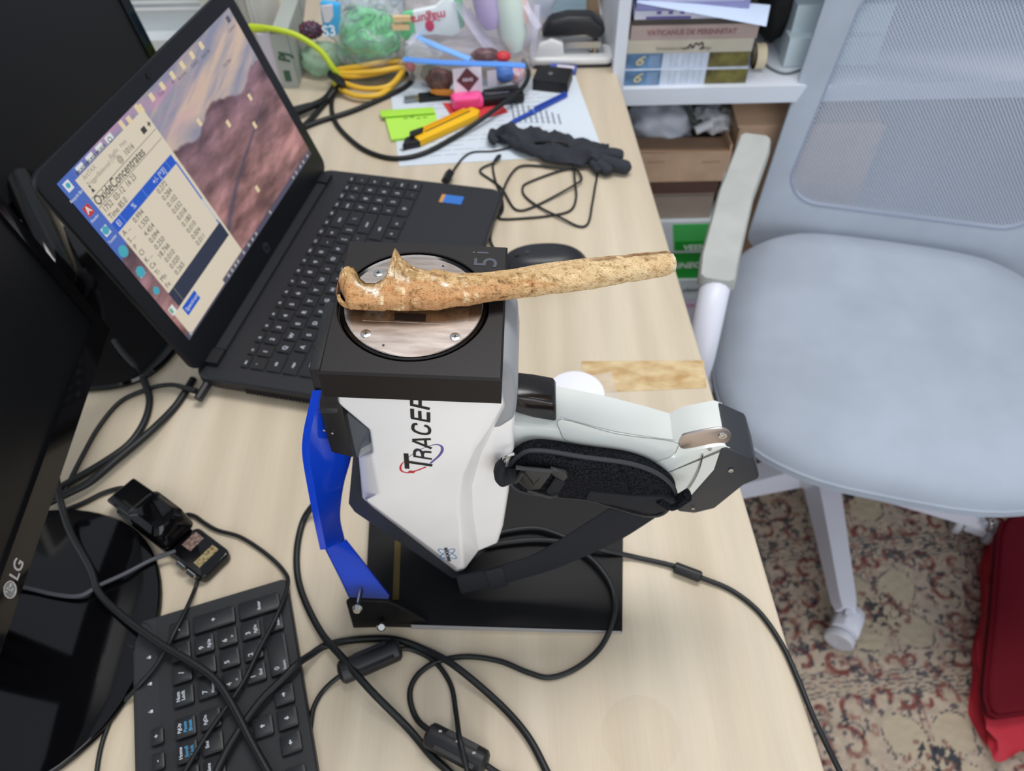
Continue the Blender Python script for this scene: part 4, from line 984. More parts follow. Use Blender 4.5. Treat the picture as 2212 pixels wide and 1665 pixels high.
cable('webcam_cable', 'thin cable between the webcam clip and the monitor edge', [(292, 1066, .016), (275, 1056, .010), (255, 1055, .0035), (220, 1066, .003), (180, 1086, .003), (125, 1108, .003), (90, 1122, .003)], .0023)
cable('keyboard_cable', 'thin black cable arching from the webcam across the keypad', [(375, 1128, .003), (400, 1112, .003), (420, 1114, .003), (440, 1128, .003), (470, 1145, .003), (520, 1160, .003), (575, 1196, .003), (612, 1232, .004), (622, 1262, .010), (600, 1325, .018), (560, 1403, .0175), (520, 1482, .0175), (450, 1582, .0175), (398, 1668, .0175), (350, 1750, .0175)], .0019)
cable('charging_lead', 'thin black cable from the webcam foot down past the keyboard corner', [(428, 1250, .004), (420, 1275, .003), (404, 1312, .0125), (380, 1360, .0175), (362, 1395, .017), (335, 1440, .0145), (305, 1474, .0135), (284, 1498, .008), (250, 1535, .0025), (222, 1600, .0025), (209, 1668, .0025), (205, 1740, .0025)], .0019)
cable('foot_cable', 'thin grey-black cable lying over the glossy monitor foot', [(380, 1190, .012), (330, 1208, .012), (272, 1238, .0165), (215, 1264, .018), (172, 1287, .018), (120, 1284, .018), (65, 1271, .019), (20, 1262, .02)], .0020, None, mat('grey_cable', (70, 70, 76), .45))
blk_ = [(683, 1082, .018), (655, 1125, .004), (641, 1195, .004), (649, 1270, .004), (690, 1360, .009), (740, 1421, .017), (800, 1490, .016), (880, 1571, .004), (930, 1630, .004), (970, 1668, .004), (1040, 1740, .004)]
cable('looped_cable', 'thick black cable sweeping round the blue upright and across both ferrites', blk_, .0031)
cable('crossing_cable', 'thick black cable arching under the stand from the keyboard to the lower edge', [(445, 1720, .019), (473, 1655, .018), (508, 1590, .018), (563, 1513, .018), (610, 1466, .018), (640, 1436, .017), (670, 1415, .008), (705, 1394, .0036), (765, 1382, .0036), (850, 1381, .0036), (920, 1404, .0036), (985, 1440, .010), (1080, 1521, .0036), (1140, 1590, .0036), (1182, 1668, .0036), (1215, 1740, .0036)], .0031)
def ferrite(parent, p0, p1, r, mt=black, ridge=True, world=True):
    a, b = p0, p1; d = (b-a).normalized(); L = (b-a).length; side = Vector((0, 0, 1)).cross(d).normalized(); F_ = frame(a, d, side)
    prof = [(0, .35), (.02, .75), (.06, .97), (.12, 1), (.88, 1), (.94, .97), (.98, .75), (1, .35)]
    n = 18; bm = loft(NB(), [[F_ @ Vector((u*L, r*k*math.cos(2*math.pi*i/n), r*k*math.sin(2*math.pi*i/n))) for i in range(n)] for u, k in prof])
    f = part('ferrite', bm, mt, parent, world=True, label='cylindrical ferrite bead')
    if ridge:
        part('clip_ridge', bevel(box(NB(), L*.22, L*.86, -r*.92, -r*.55, r*.30, r*.78, F_), .0006, 1), mt, f, world=True)
        part('clip_ridge', bevel(box(NB(), L*.30, L*.80, r*.35, r*.75, r*.52, r*.90, F_), .0006, 1), mt, f, world=True)
    return f
c1 = thing('ferrite_cable', 'thin black cable with a ferrite bead next to the keyboard arrow keys', 'cable', tuple(D(800, 1430)))
part('cord', tube(NB(), ptsz([(668, 1600, .0025), (673, 1550, .0025), (680, 1522, .0025), (700, 1490, .0025), (738, 1458, .007), (800, 1428, .0085), (862, 1402, .006), (900, 1407, .0025), (942, 1432, .0025), (974, 1480, .0028), (985, 1540, .008), (992, 1590, .021), (1000, 1625, .0215), (1010, 1668, .016), (1020, 1740, .004)]), .0021, 8, 7), cablem, c1, world=True, smooth=60)
ferrite(c1, D(731, 1456, .0105), D(866, 1398, .0105), .0098)
c2 = thing('ferrite_cable', 'black cable looping right past the stand with a ferrite bead at the bottom edge', 'cable', tuple(D(985, 1610)))
part('cord', tube(NB(), ptsz([(1190, 1800, .0025), (1120, 1690, .0025), (1080, 1672, .0025), (1046, 1650, .006), (985, 1610, .0095), (922, 1573, .007), (898, 1548, .0025), (886, 1512, .0025), (889, 1480, .0025), (910, 1450, .0025), (950, 1427, .0025), (1010, 1418, .0028), (1080, 1428, .0025), (1140, 1452, .0025), (1190, 1463, .0025), (1250, 1440, .0025), (1300, 1394, .003), (1326, 1330, .010), (1322, 1270, .011), (1292, 1222, .0115), (1255, 1190, .0115), (1220, 1172, .0115), (1160, 1166, .0115), (1090, 1172, .0115), (1050, 1180, .0115)]), .0024, 8, 7), cablem, c2, world=True, smooth=60)
ferrite(c2, D(921, 1583, .0105), D(1052, 1652, .0105), .0100)
f2 = [o for o in c2.children if o.name.startswith('ferrite')][0]
for px, py in ((951, 1579), (988, 1601), (1024, 1626)):
    q = D(px, py, .0205); part('latch', bx(q.x-.0012, q.x+.0012, q.y-.0008, q.y+.0008, .0194, .0208), mat('pale_latch', (150, 152, 156), .4), f2, world=True)
c3 = thing('power_lead', 'black cable with a slim bead running over the desk edge at the right', 'cable', tuple(D(1485, 1235)))
part('cord', tube(NB(), ptsz([(1050, 1160, .0115), (1100, 1146, .0115), (1160, 1141, .0115), (1215, 1158, .0115), (1262, 1180, .0115), (1300, 1188, .0115), (1345, 1197, .006), (1380, 1205, .0028), (1450, 1221, .0035), (1485, 1235, .005), (1516, 1248, .0035), (1580, 1275, .0026), (1640, 1322, .0026), (1688, 1390, .0026), (1720, 1458, .0026), (1762, 1560, .002), (1815, 1668, -.004), (1845, 1740, -.03)]), .0024, 8, 7), cablem, c3, world=True, smooth=60)
ferrite(c3, D(1455, 1224, .0055), D(1516, 1247, .0055), .0052, ridge=False)

# mouse lead, tangled on the right of the laptop
ml = thing('mouse_cable', 'thin tangled black mouse lead plugged into the side of the laptop', 'cable', tuple(D(1200, 400)))
k2 = lambda x, y, z=.0022: (600+x/2.765, y/2.765, z)
path = [k2(1018, 1075, .009), k2(1035, 1040, .008), k2(1065, 995, .003), k2(1110, 940), k2(1170, 908), k2(1290, 902), k2(1450, 866, .006), k2(1600, 848, .026), k2(1700, 850, .026), k2(1748, 885, .02), k2(1765, 960, .010), k2(1775, 1080, .005), k2(1782, 1180, .004), k2(1745, 1258), k2(1620, 1288), k2(1480, 1302), k2(1360, 1308), k2(1320, 1298), k2(1345, 1250), k2(1335, 1170), k2(1300, 1080), k2(1285, 990), k2(1310, 935, .004), k2(1330, 930, .006), k2(1300, 965, .005), k2(1225, 1000), k2(1212, 1030), k2(1290, 1085), k2(1345, 1135, .004), k2(1400, 1230), k2(1440, 1256), k2(1500, 1246), k2(1620, 1190, .003), k2(1780, 1100, .006), k2(1815, 1065, .006), k2(1780, 1015, .004), k2(1700, 1015, .003), k2(1500, 1088), k2(1462, 1125), k2(1480, 1175), k2(1560, 1235, .003), k2(1690, 1300, .004), k2(1800, 1352), k2(1855, 1330), k2(1878, 1220), k2(1895, 1120), k2(1908, 1040, .004), k2(1900, 980, .008), k2(1850, 960, .012)]
part('cord', tube(NB(), ptsz(path), .0016, 7, 6), cablem, ml, world=True, smooth=60)
part('cord', tube(NB(), ptsz([k2(1880, 985, .008), k2(1700, 1005, .004), k2(1560, 990, .003), k2(1450, 992, .003), k2(1390, 1045, .004), k2(1345, 1140, .007), k2(1335, 1230, .004), k2(1320, 1290, .003), k2(1310, 1290, .003), k2(1290, 1330, .003), k2(1270, 1420, .004), k2(1290, 1480, .006), k2(1335, 1530, .010)]), .0016, 7, 6), cablem, ml, world=True, smooth=60)
part('plug', bevel(tube(NB(), [D(962, 392, .010), D(972, 372, .010)], .0065, 4, 1), .001, 2), black, ml, world=True)

# black bundle left of the sticky notes
for nm, lb, px, r, cat in (
 ('signal_cable', 'black cable with a ribbed plug entering behind the laptop screen', [(632, 243, .012), (665, 232, .012), (700, 216, .008), (722, 190, .006), (735, 170, .006), (752, 162, .004)], .0055, 'cable'),
 ('signal_cable', 'black cable going steeply up to the yellow coil', [(645, 283, .006), (672, 257, .005), (702, 222, .005), (722, 196, .012), (738, 184, .012)], .0042, 'cable'),
 ('signal_cable', 'black cable running from the laptop screen to the pink bit by the zip bag', [(640, 282, .004), (690, 262, .004), (760, 240, .004), (826, 212, .004), (872, 190, .004), (892, 170, .004), (884, 156, .004), (870, 148, .004)], .0040, 'cable'),
 ('signal_cable', 'long black cable curving round the cutter up to the zip bag', [(722, 196, .006), (716, 225, .004), (722, 258, .004), (745, 290, .0035), (790, 325, .0035), (850, 342, .0035), (915, 331, .0045), (985, 294, .006), (1040, 258, .012), (1085, 225, .016), (1125, 194, .020), (1141, 165, .022), (1138, 142, .02), (1130, 130, .02)], .0036, 'cable')):
    cable(nm, lb, px, r, None, None, 'black cables behind the laptop')
bm = tube(NB(), ptsz([(630, 244, .012), (672, 229, .012)]), .0085, 10, 1, rf=lambda s: 1-.3*s)
single('plug_housing', bm, black, 'ribbed black plug behind the laptop screen', 'plug')
# ================================================================ PAPERS AND SMALL THINGS AT THE FAR END
def flat(px, z0, z1, bev=0):
    p = [D(x, y, z1) for x, y in px]; bm = prism(NB(), [(v.x, v.y) for v in p], z0, z1)
    return bevel(bm, bev, 2) if bev else bm
paper = mat('white_paper', (208, 217, 226), .7)
sh = single('printed_sheet', flat([(843, 192), (868, 176), (1242, 163), (1304, 331), (1080, 346), (862, 359)], .0002, .0008), paper, 'printed white sheet under the pens and the zip bag', 'paper sheet')
rs = random.Random(4); bm = NB()
F0 = frame(D(900, 352, .0008), D(1270, 326)-D(900, 352), D(880, 200)-D(900, 352))
Ls = (D(1270, 326)-D(900, 352)).length
for i in range(15):
    y = .014+i*.0115; x = .02
    while x < Ls-.05:
        w_ = rs.uniform(.010, .035)
        if rs.random() < .86: box(bm, x, x+w_, y, y+.0018, 0, .00025, F0)
        x += w_+.004
part('printed_lines', bm, mat('faint_print', (178, 187, 198), .7), sh, world=True, smooth=0, kind='stuff')
bm = NB()
for i in range(9): box(bm, Ls*.60+.0085*i, Ls*.60+.0085*i+.0026, .090-.002*i, .150-.006*i, .0001, .0004, F0)
part('bar_block', bm, mat('dark_print', (128, 134, 146), .7), sh, world=True, smooth=0, kind='stuff')
sn = thing('sticky_notes', 'pad of lime green sticky notes with its top strip lifted', 'sticky notes', tuple(D(890, 265)))
neon = mat('lime_note', (178, 230, 84), .6); 
part('pad', flat([(829, 244), (940, 240), (950, 290), (845, 301)], .001, .005), neon, sn, world=True)
part('lifted_strip', flat([(820, 238), (936, 231), (940, 243), (824, 252)], .0065, .0085, .0006), mat('lime_note_edge', (168, 222, 70), .6), sn, world=True)
bm = NB()
for i in range(4):
    q = D(872+14*i, 256-2*(i % 2), .0055); box(bm, q.x, q.x+.006, q.y, q.y+.0015, 0, .0005, Matrix.Translation((0, 0, q.z)))
part('pencil_note', bm, mat('olive_pencil', (120, 150, 60), .7), sn, world=True, smooth=0, kind='stuff')
single('red_card', flat([(956, 222), (1084, 224), (1097, 242), (1042, 256), (978, 254)], .001, .0022), mat('red_card', (206, 62, 70), .5), 'red card lying under the pink highlighter', 'card')
# cutter
a, b = D(872, 326, .0), D(1034, 250, .0)
CM = frame(a, b-a, Vector((0, 0, 1)).cross(b-a)); L = (b-a).length
ct = thing('cutter', 'yellow snap-off cutter with a black slider end', 'cutter', M=CM)
yel = mat('yellow_plastic', (240, 186, 20), .35)
part('body', bevel(prism(NB(), [(L*.16, -.0105), (L*.92, -.012), (L*1.0, -.004), (L*.97, .012), (L*.16, .0115)], .0012, .0125), .002, 2), yel, ct)
part('grip_rail', bx(L*.22, L*.88, .0085, .0125, .006, .0145, .001, 1), mat('orange_yellow_plastic', (226, 160, 16), .4), ct)
part('slot', bx(L*.30, L*.90, .0015, .0040, .0120, .0129), black, ct)
part('slider', bevel(prism(NB(), [(L*.10, .002), (L*.27, .002), (L*.32, .010), (L*.16, .0135)], .010, .017), .0012, 2), black, ct)
part('front_end', bevel(prism(NB(), [(-.002, -.001), (L*.17, -.011), (L*.19, .0115), (L*.09, .012)], .001, .0115), .002, 2), black, ct)
part('blade', bx(-.004, L*.2, -.002, .006, .0005, .0011), chrome, ct)
# highlighter
a, b = D(976, 233, .0), D(1131, 217, .0); HM = frame(a, b-a, Vector((0, 0, 1)).cross(b-a)); L = (b-a).length
hl = thing('highlighter', 'black highlighter pen with a bright pink cap', 'highlighter', M=HM @ Matrix.Translation((0, 0, .0022)))
pink = mat('pink_plastic', (255, 92, 160), .3)
part('barrel', bevel(prism(NB(), rrect(L*.38, L, -.0115, .0115, .004, 3), .001, .014), .003, 2), black, hl)
part('cap', bevel(prism(NB(), rrect(0, L*.43, -.0165, .0125, .006, 4), .0005, .017), .0045, 3), pink, hl)
part('cap_clip', bevel(prism(NB(), rrect(L*.01, L*.39, -.0185, -.005, .004, 4), .012, .022), .003, 2), pink, hl)
part('lettering', text('Textmarker', .008, .0003, 0, 0, 'LEFT', 1, M=Matrix.Translation((L*.46, .002, .0142))), mat('pale_grey_print', (150, 152, 160), .5), hl, smooth=0)
a, b = D(874, 221, .0), D(978, 211, .0); UM = frame(a, b-a, Vector((0, 0, 1)).cross(b-a)); L = (b-a).length
us = thing('usb_stick', 'black stick with a bare metal plug left of the highlighter', 'usb stick', M=UM)
part('body', bx(L*.30, L, -.008, .008, .001, .009, .0015, 2), black, us); part('plug', bx(0, L*.22, -.006, .006, .0025, .007, .0004, 1), mat('dull_metal', (150, 154, 160), .35, .8), us)
part('collar', bx(L*.2, L*.31, -.005, .005, .002, .0075, .0004, 1), mat('brass_tone', (150, 140, 110), .4, .6), us)
# ball pen
a, b = D(1096, 269, .004), D(1224, 205, .004)
pn = thing('ball_pen', 'blue ball pen lying on the printed sheet', 'pen', tuple(D(1160, 238)))
pb = mat('blue_pen_plastic', (38, 70, 168), .3)
part('barrel', tube(NB(), [a, a.lerp(b, .12), a.lerp(b, .95), b], .0038, 12, 1, rf=lambda s: .45 if s < .05 else 1-.25*s), pb, pn, world=True)
part('clip', tube(NB(), [a.lerp(b, .45)+Vector((0, 0, .006)), a.lerp(b, .98)+Vector((0, 0, .0055))], .0015, 6, 1), pb, pn, world=True)
part('ring', tube(NB(), [a.lerp(b, .40), a.lerp(b, .42)], .005, 12, 1), mat('light_blue_plastic', (90, 130, 210), .3), pn, world=True)
# black receiver box and blue stick
c0 = D(1193, 186); RM = frame((c0.x, c0.y, 0), (math.cos(R(-14)), math.sin(R(-14)), 0), (0, 1, 0))
bxr = thing('receiver_box', 'small square black plug box with rounded edges near the blue pen', 'plug box', M=RM)
part('housing', bx(-.028, .028, -.020, .026, .001, .019, .005, 3), black, bxr); part('button', lathe(NB(), [(.004, .019), (.0035, .0196), (.0001, .0196)], 14, Matrix.Translation((-.004, .004, 0))), MATS['dull_metal'], bxr)
c0 = D(1216, 155); SM = frame((c0.x, c0.y, 0), (math.cos(R(-12)), math.sin(R(-12)), 0), (0, 1, 0))
fs = thing('flash_drive', 'blue and white flash drive in front of the stapler', 'flash drive', M=SM)
part('body', bx(-.022, .022, -.008, .008, .001, .008, .002, 2), mat('blue_white_plastic', (70, 92, 176), .35), fs); part('label', bx(-.010, .018, -.006, .006, .008, .0084), mat('pale_label', (220, 214, 226), .5), fs)
# black fabric glove
gm = mat('black_glove_fabric', (54, 56, 62), .85, spec=.2, bump=.8, bscale=250)
gl = thing('glove', 'crumpled black fabric glove with fingers towards the desk edge', 'glove', tuple(D(1215, 335)))
ax_ = [D(*p) for p in ((1064, 302), (1100, 308), (1150, 322), (1205, 336), (1260, 346), (1310, 354))]
rad = [.004, .016, .026, .029, .024, .017]
C_ = cr(ax_, 7); n = 32; rings = []; m_ = len(C_)
for i, p in enumerate(C_):
    u = i/(m_-1)*5; k = min(int(u), 4); f_ = u-k; r_ = rad[k]*(1-f_)+rad[k+1]*f_
    tdir = (C_[min(i+1, m_-1)]-C_[max(i-1, 0)]).normalized(); sd = Vector((0, 0, 1)).cross(tdir).normalized(); ring = []
    for j in range(n):
        an = 2*math.pi*j/n; q = p+sd*math.cos(an)*r_; h = .011+.012*math.sin(an) if math.sin(an) > 0 else .011+.010*math.sin(an)
        w_ = noise.noise(Vector((q.x*70, q.y*50, an*1.2)))*.011+abs(noise.noise(Vector((q.x*38, q.y*120, 3))))*.010
        z = max(.001, h*min(1, r_/.016)+(w_ if math.sin(an) > .1 else 0)); q = q+sd*math.cos(an)*noise.noise(Vector((p.x*80, an, 1)))*.008
        ring.append(Vector((q.x, q.y, z)))
    rings.append(ring)
part('palm', loft(NB(), rings), gm, gl, world=True, smooth=70)
for k, px in enumerate((((1296, 334, .012), (1325, 334, .016), (1346, 340, .012)), ((1300, 346, .012), (1330, 356, .012), (1364, 364, .010)), ((1292, 354, .012), (1310, 366, .010), (1316, 376, .007)), ((1280, 350, .012), (1292, 366, .008), (1296, 372, .006)))):
    part('finger', tube(NB(), [D(*p) for p in px], (.0095, .0098, .0085, .007)[k], 12, 6, rf=lambda s: 1 if s < .8 else math.sqrt(max(.05, 1-((s-.8)/.2)**2))), gm, gl, world=True, smooth=70)
part('cuff', tube(NB(), [D(1064, 285, .006), D(1062, 298, .012), D(1072, 308, .008)], .006, 8, 5), gm, gl, world=True, smooth=70)

# ---------------------------------------------------------------- yellow network cable
yc = thing('network_cable', 'yellow network cable coiled in front of the green bag', 'cable', tuple(D(800, 190)))
ym = mat('yellow_cable', (222, 176, 52), .4); yg = mat('lime_yellow_cable', (186, 206, 48), .4)
part('cord', tube(NB(), [PY(540, 60, 1.19), PY(585, 62, 1.18), PY(640, 76, 1.175), PY(690, 108, 1.17), PY(716, 142, 1.165), PY(730, 165, 1.165), D(726, 178, .022), D(715, 160, .016)], .0045, 10, 7), yg, yc, world=True, smooth=60, label='lime yellow lead of the coil')
for lp in ([(722, 168, .016), (745, 148, .022), (800, 144, .026), (862, 130, .024), (874, 140, .018), (860, 172, .012), (820, 204, .010), (770, 207, .010), (730, 188, .012)],
           [(724, 160, .022), (760, 158, .026), (820, 153, .028), (866, 146, .026), (868, 156, .020), (840, 186, .014), (790, 192, .012), (745, 180, .014)],
           [(726, 152, .026), (780, 143, .034), (830, 134, .032), (870, 133, .028), (872, 138, .022), (830, 154, .022), (770, 164, .022), (735, 162, .022)]):
    part('coil', tube(NB(), [D(*p) for p in lp], .0044, 10, 7, closed=True), ym, yc, world=True, smooth=60)
part('cable_tie', tube(NB(), [D(715, 160, .024), D(735, 176, .026), D(738, 184, .014)], .007, 10, 4), black, yc, world=True)
part('plug', tube(NB(), [PY(541, 60, 1.19), PY(572, 61, 1.183)], .0068, 8, 1, rf=lambda s: 1-.2*s), yg, yc, world=True)

# ---------------------------------------------------------------- plastic bags and what is in them
film = plastic_film('milky_film', (222, 232, 244), .20, .14); film2 = plastic_film('lilac_film', (218, 216, 234), .30, .16); film3 = plastic_film('zip_film', (232, 228, 232), .07, .08)
def bagskin(bm, c, r, seed, amp=.16, sc=2.6, flatz=.002): return blob(bm, c, r, amp, sc, seed, 5, None, flatz)
gb = D(806, 188); gc = Vector((gb.x, gb.y+.055, .058))
bg_ = thing('carrier_bag', 'clear plastic bag holding green shredded paper', 'plastic bag', (gc.x, gc.y, 0), 0, None)
part('film', bagskin(NB(), gc+Vector((0, .004, .004)), (.063, .062, .062), 3), film, bg_, world=True, smooth=80)
bm = NB()
for k in range(7):
    pts = []
    b0 = gc+Vector((-.06+.018*k, .012, .045)); 
    for s in range(6): pts.append(b0+Vector((.010*math.sin(k*2+s), .010*s*.6, .022*s))+Vector((-.004*(k-3)*s*.4, 0, 0)))
    tube(bm, pts, .020, 8, 4, flat=.3, rf=lambda s: 1-.3*s)
blob(bm, gc+Vector((.004, .03, .058)), (.046, .03, .05), .15, 2, 6, 4)
part('gathered_top', bm, plastic_film('dense_film', (226, 234, 246), .30, .2), bg_, world=True, smooth=80)
bm = NB(); rr = random.Random(11)
for k in range(150):
    d = Vector((rr.gauss(0, 1), rr.gauss(0, 1), rr.gauss(0, 1))).normalized(); c_ = gc+Vector((d.x*.052, d.y*.046, d.z*.046))*rr.uniform(.6, 1)
    t1 = d.orthogonal().normalized(); t2 = d.cross(t1); p0 = rr.uniform(0, 6.28); rr_ = rr.uniform(.008, .02)
    tube(bm, [c_+(t1*math.cos(p0+.9*i)+t2*math.sin(p0+.9*i))*rr_+d*rr.uniform(-.004, .004) for i in range(5)], .0032, 4, 3, flat=.3)
blob(bm, gc, (.045, .04, .04), .1, 3, 2, 3)
bm2 = bm
single('shredded_paper', bm2, mat('green_shreds', (92, 214, 122), .35, var=.4, vscale=60, col2=(24, 168, 70)), 'ball of bright green shredded paper inside the clear bag', 'packing shreds', kind='stuff', smooth=60)
# low green bag tail on the left
lt = D(702, 168); single('green_bag', blob(NB(), (lt.x, lt.y+.02, .022), (.036, .03, .026), .2, 2.5, 8, 4, None, .001), plastic_film('green_film', (168, 206, 176), .5, .3), 'limp pale green bag beside the coiled network cable', 'plastic bag', smooth=80)
# snack packet
sp = thing('snack_packet', 'bright blue and white snack packet standing behind the coil', 'packet', tuple(PY(712, 86, 1.185)))
Yp = 1.185
def vpoly(px, Y0, Y1): p = [PY(x, y, Y0) for x, y in px]; return prism(NB(), [(v.x, v.z) for v in p], Y0, Y1, 'y')
part('wrapper', bevel(vpoly([(690, 4), (736, 10), (732, 78), (700, 84), (694, 40)], Yp, Yp+.012), .004, 2), mat('sky_blue_foil', (66, 170, 226), .3), sp, world=True)
part('white_panel', bevel(vpoly([(692, 12), (718, 10), (720, 36), (712, 50), (700, 50)], Yp-.001, Yp+.002), .001, 1), mat('white_foil', (214, 212, 220), .4), sp, world=True)
part('lettering', text('S3', .022, .0004, .0006, 0, 'CENTER', 1, M=frame(PY(711, 68, Yp-.0012), (1, .02, .03), (0, .1, 1))), mat('white_letter', (222, 236, 246), .4), sp, world=True, smooth=0)
c_ = PY(671, 65, 1.225); rz = single('berry_punnet', blob(NB(), c_, (.018, .014, .013), .25, 4, 5, 4), mat('dark_red_skin', (104, 44, 58), .4, var=.5, vscale=120, col2=(44, 50, 74)), 'dark red and navy lump beside the blue packet', 'packet', smooth=70)
# big translucent bag
bc = Vector((PY(1030, 60, 1.26).x, 1.275, .085))
bb = thing('plastic_bag', 'large milky plastic bag stuffed with wrapped sweets and tubes', 'plastic bag', (bc.x, bc.y, 0))
part('film', bagskin(NB(), bc, (.122, .078, .092), 12, .13, 2.2), film2, bb, world=True, smooth=80)
for px0, px1, w_ in (((985, 0), (1075, 128), .010), ((1010, 20), (1085, 132), .006), ((1160, 10), (1150, 120), .005), ((900, 70), (880, 95), .006), ((1130, 0), (1164, 60), .006)):
    a, b = PY(*px0, 1.20), PY(*px1, 1.175); part('fold', tube(NB(), [a, a.lerp(b, .5)+Vector((0, -.006, 0)), b], w_, 8, 5, flat=.3), film2, bb, world=True, smooth=80)
mp_ = thing('sweet_packet', 'white packet with a red leaf and upside-down red lettering inside the large bag', 'packet', tuple(PY(945, 82, 1.195)))
Yp = 1.195
part('wrapper', bevel(vpoly([(890, 26), (940, 16), (962, -6), (984, 4), (996, 70), (978, 80), (940, 76), (897, 80)], Yp, Yp+.012), .003, 2), mat('white_wrapper', (230, 238, 240), .35), mp_, world=True)
part('green_edge', bevel(vpoly([(868, 30), (892, 24), (898, 80), (882, 92), (866, 80)], Yp+.002, Yp+.012), .003, 2), mat('mint_wrapper', (116, 206, 150), .35), mp_, world=True)
part('green_edge', bevel(vpoly([(976, -6), (996, -6), (1004, 60), (990, 66)], Yp+.002, Yp+.010), .003, 2), MATS['mint_wrapper'], mp_, world=True)
rdm = mat('crimson_print', (206, 76, 104), .4)
MT = frame(PY(926, 38, Yp-.0008), (-1, 0, -.16), (0, -.05, -1))
part('lettering', text('magura', .0185, .0004, .0003, .1, 'CENTER', 1.0, M=MT), rdm, mp_, world=True, smooth=0)
lf = PY(928, 56, Yp-.0008); part('leaf', blob(NB(), lf, (.007, .0008, .009), .05, 2, 1, 3), rdm, mp_, world=True)
part('leaf_stem', tube(NB(), [lf+Vector((.002, 0, .006)), lf+Vector((.010, 0, .010)), lf+Vector((.017, 0, .008))], .0009, 5, 3), rdm, mp_, world=True)
for px, l, mt_, lb in ((((1020, -150), (1062, 60)), .020, mat('lilac_wrap', (190, 176, 214), .4), 'lilac wrapped stick inside the large bag'), (((1078, -150), (1112, 108)), .022, mat('pale_mint_tube', (214, 230, 220), .4), 'pale mint green tube inside the large bag'), (((1116, -40), (1134, 52)), .008, mat('peach_stick', (222, 190, 184), .5), 'thin peach coloured stick inside the large bag')):
    a, b = PY(*px[0], 1.205), PY(*px[1], 1.19); single('wrapped_stick', tube(NB(), [a, a.lerp(b, .1), a.lerp(b, .85), b], l, 14, 1, rf=lambda s: 1 if .04 < s < .9 else .55), mt_, lb, 'wrapped stick', smooth=60)
for i, (px, py) in enumerate(((868, 40), (866, 58))):
    c_ = PY(px, py, 1.19); single('biscuit_stick', bx(c_.x-.013, c_.x+.013, c_.y-.003, c_.y+.003, c_.z-.004, c_.z+.004, .002, 2, None), mat('biscuit', (228, 196, 150), .6), ('upper', 'lower')[i]+' short biscuit coloured stick left of the white packet', 'biscuit')
# zip bag
zc = D(1008, 176); zc = Vector((zc.x, zc.y+.012, .026))
zb = thing('zip_bag', 'clear zip bag with a blue slider strip full of odds and ends', 'zip bag', (zc.x, zc.y, 0))
part('film', bagskin(NB(), zc, (.104, .052, .036), 21, .12, 2.5), film3, zb, world=True, smooth=80)
zs = mat('blue_zip', (92, 150, 232), .25)
part('zip_strip', tube(NB(), [D(873, 128, .058), D(940, 134, .062), D(1010, 137, .062), D(1080, 139, .060), D(1134, 142, .056)], .0062, 8, 5, flat=.5), zs, zb, world=True)
part('zip_strip', tube(NB(), [D(900, 80, .070), D(940, 98, .072), D(985, 116, .068), D(1016, 128, .064)], .0058, 8, 5, flat=.5), mat('pale_blue_zip', (128, 182, 244), .25), zb, world=True)
bm = blob(NB(), D(915, 112, .055), (.030, .020, .018), .1, 2, 4, 4); part('white_flap', bm, film, zb, world=True, smooth=80)
cd_ = thing('business_card', 'white card with a dark red diamond inside the zip bag', 'card', tuple(D(1011, 200, .008)))
A4 = [D(979, 141, .050), D(1041, 136, .050), D(1043, 190, .014), D(981, 197, .014)]
nrm = (A4[1]-A4[0]).cross(A4[3]-A4[0]).normalized(); nrm = nrm if nrm.y < 0 else -nrm
sl = Vector((0, -.014, .002))
cc = (A4[0]+A4[1]+A4[2]+A4[3])/4+sl; CF = frame(cc, (A4[1]-A4[0])+(A4[2]-A4[3]), (A4[0]-A4[3])+(A4[1]-A4[2]))
cw, chh = (A4[1]-A4[0]).length/2, (A4[0]-A4[3]).length/2
part('card', bx(-cw, cw, -chh, chh, -.0008, 0, M=CF), mat('white_card', (226, 222, 232), .5), cd_, world=True)
part('diamond', prism(NB(), [(.0175, .001), (0, .0185), (-.0175, .001), (0, -.0165)], .0001, .0005, M=CF), mat('maroon_print', (96, 38, 52), .5), cd_, world=True)
part('lettering', text('KRAS', .0066, .0003, .0002, 0, 'CENTER', 1, M=CF @ Matrix.Translation((0, .001, .0007))), mat('white_print', (226, 222, 230), .5), cd_, world=True, smooth=0)
B4 = [D(1052, 146, .045), D(1072, 144, .045), D(1074, 178, .018), D(1054, 181, .018)]
single('paper_slip', loft(NB(), [[v+sl for v in B4], [v+sl+Vector((0, .0008, 0)) for v in B4]]), MATS['white_card'], 'narrow white slip beside the card in the zip bag', 'paper slip')
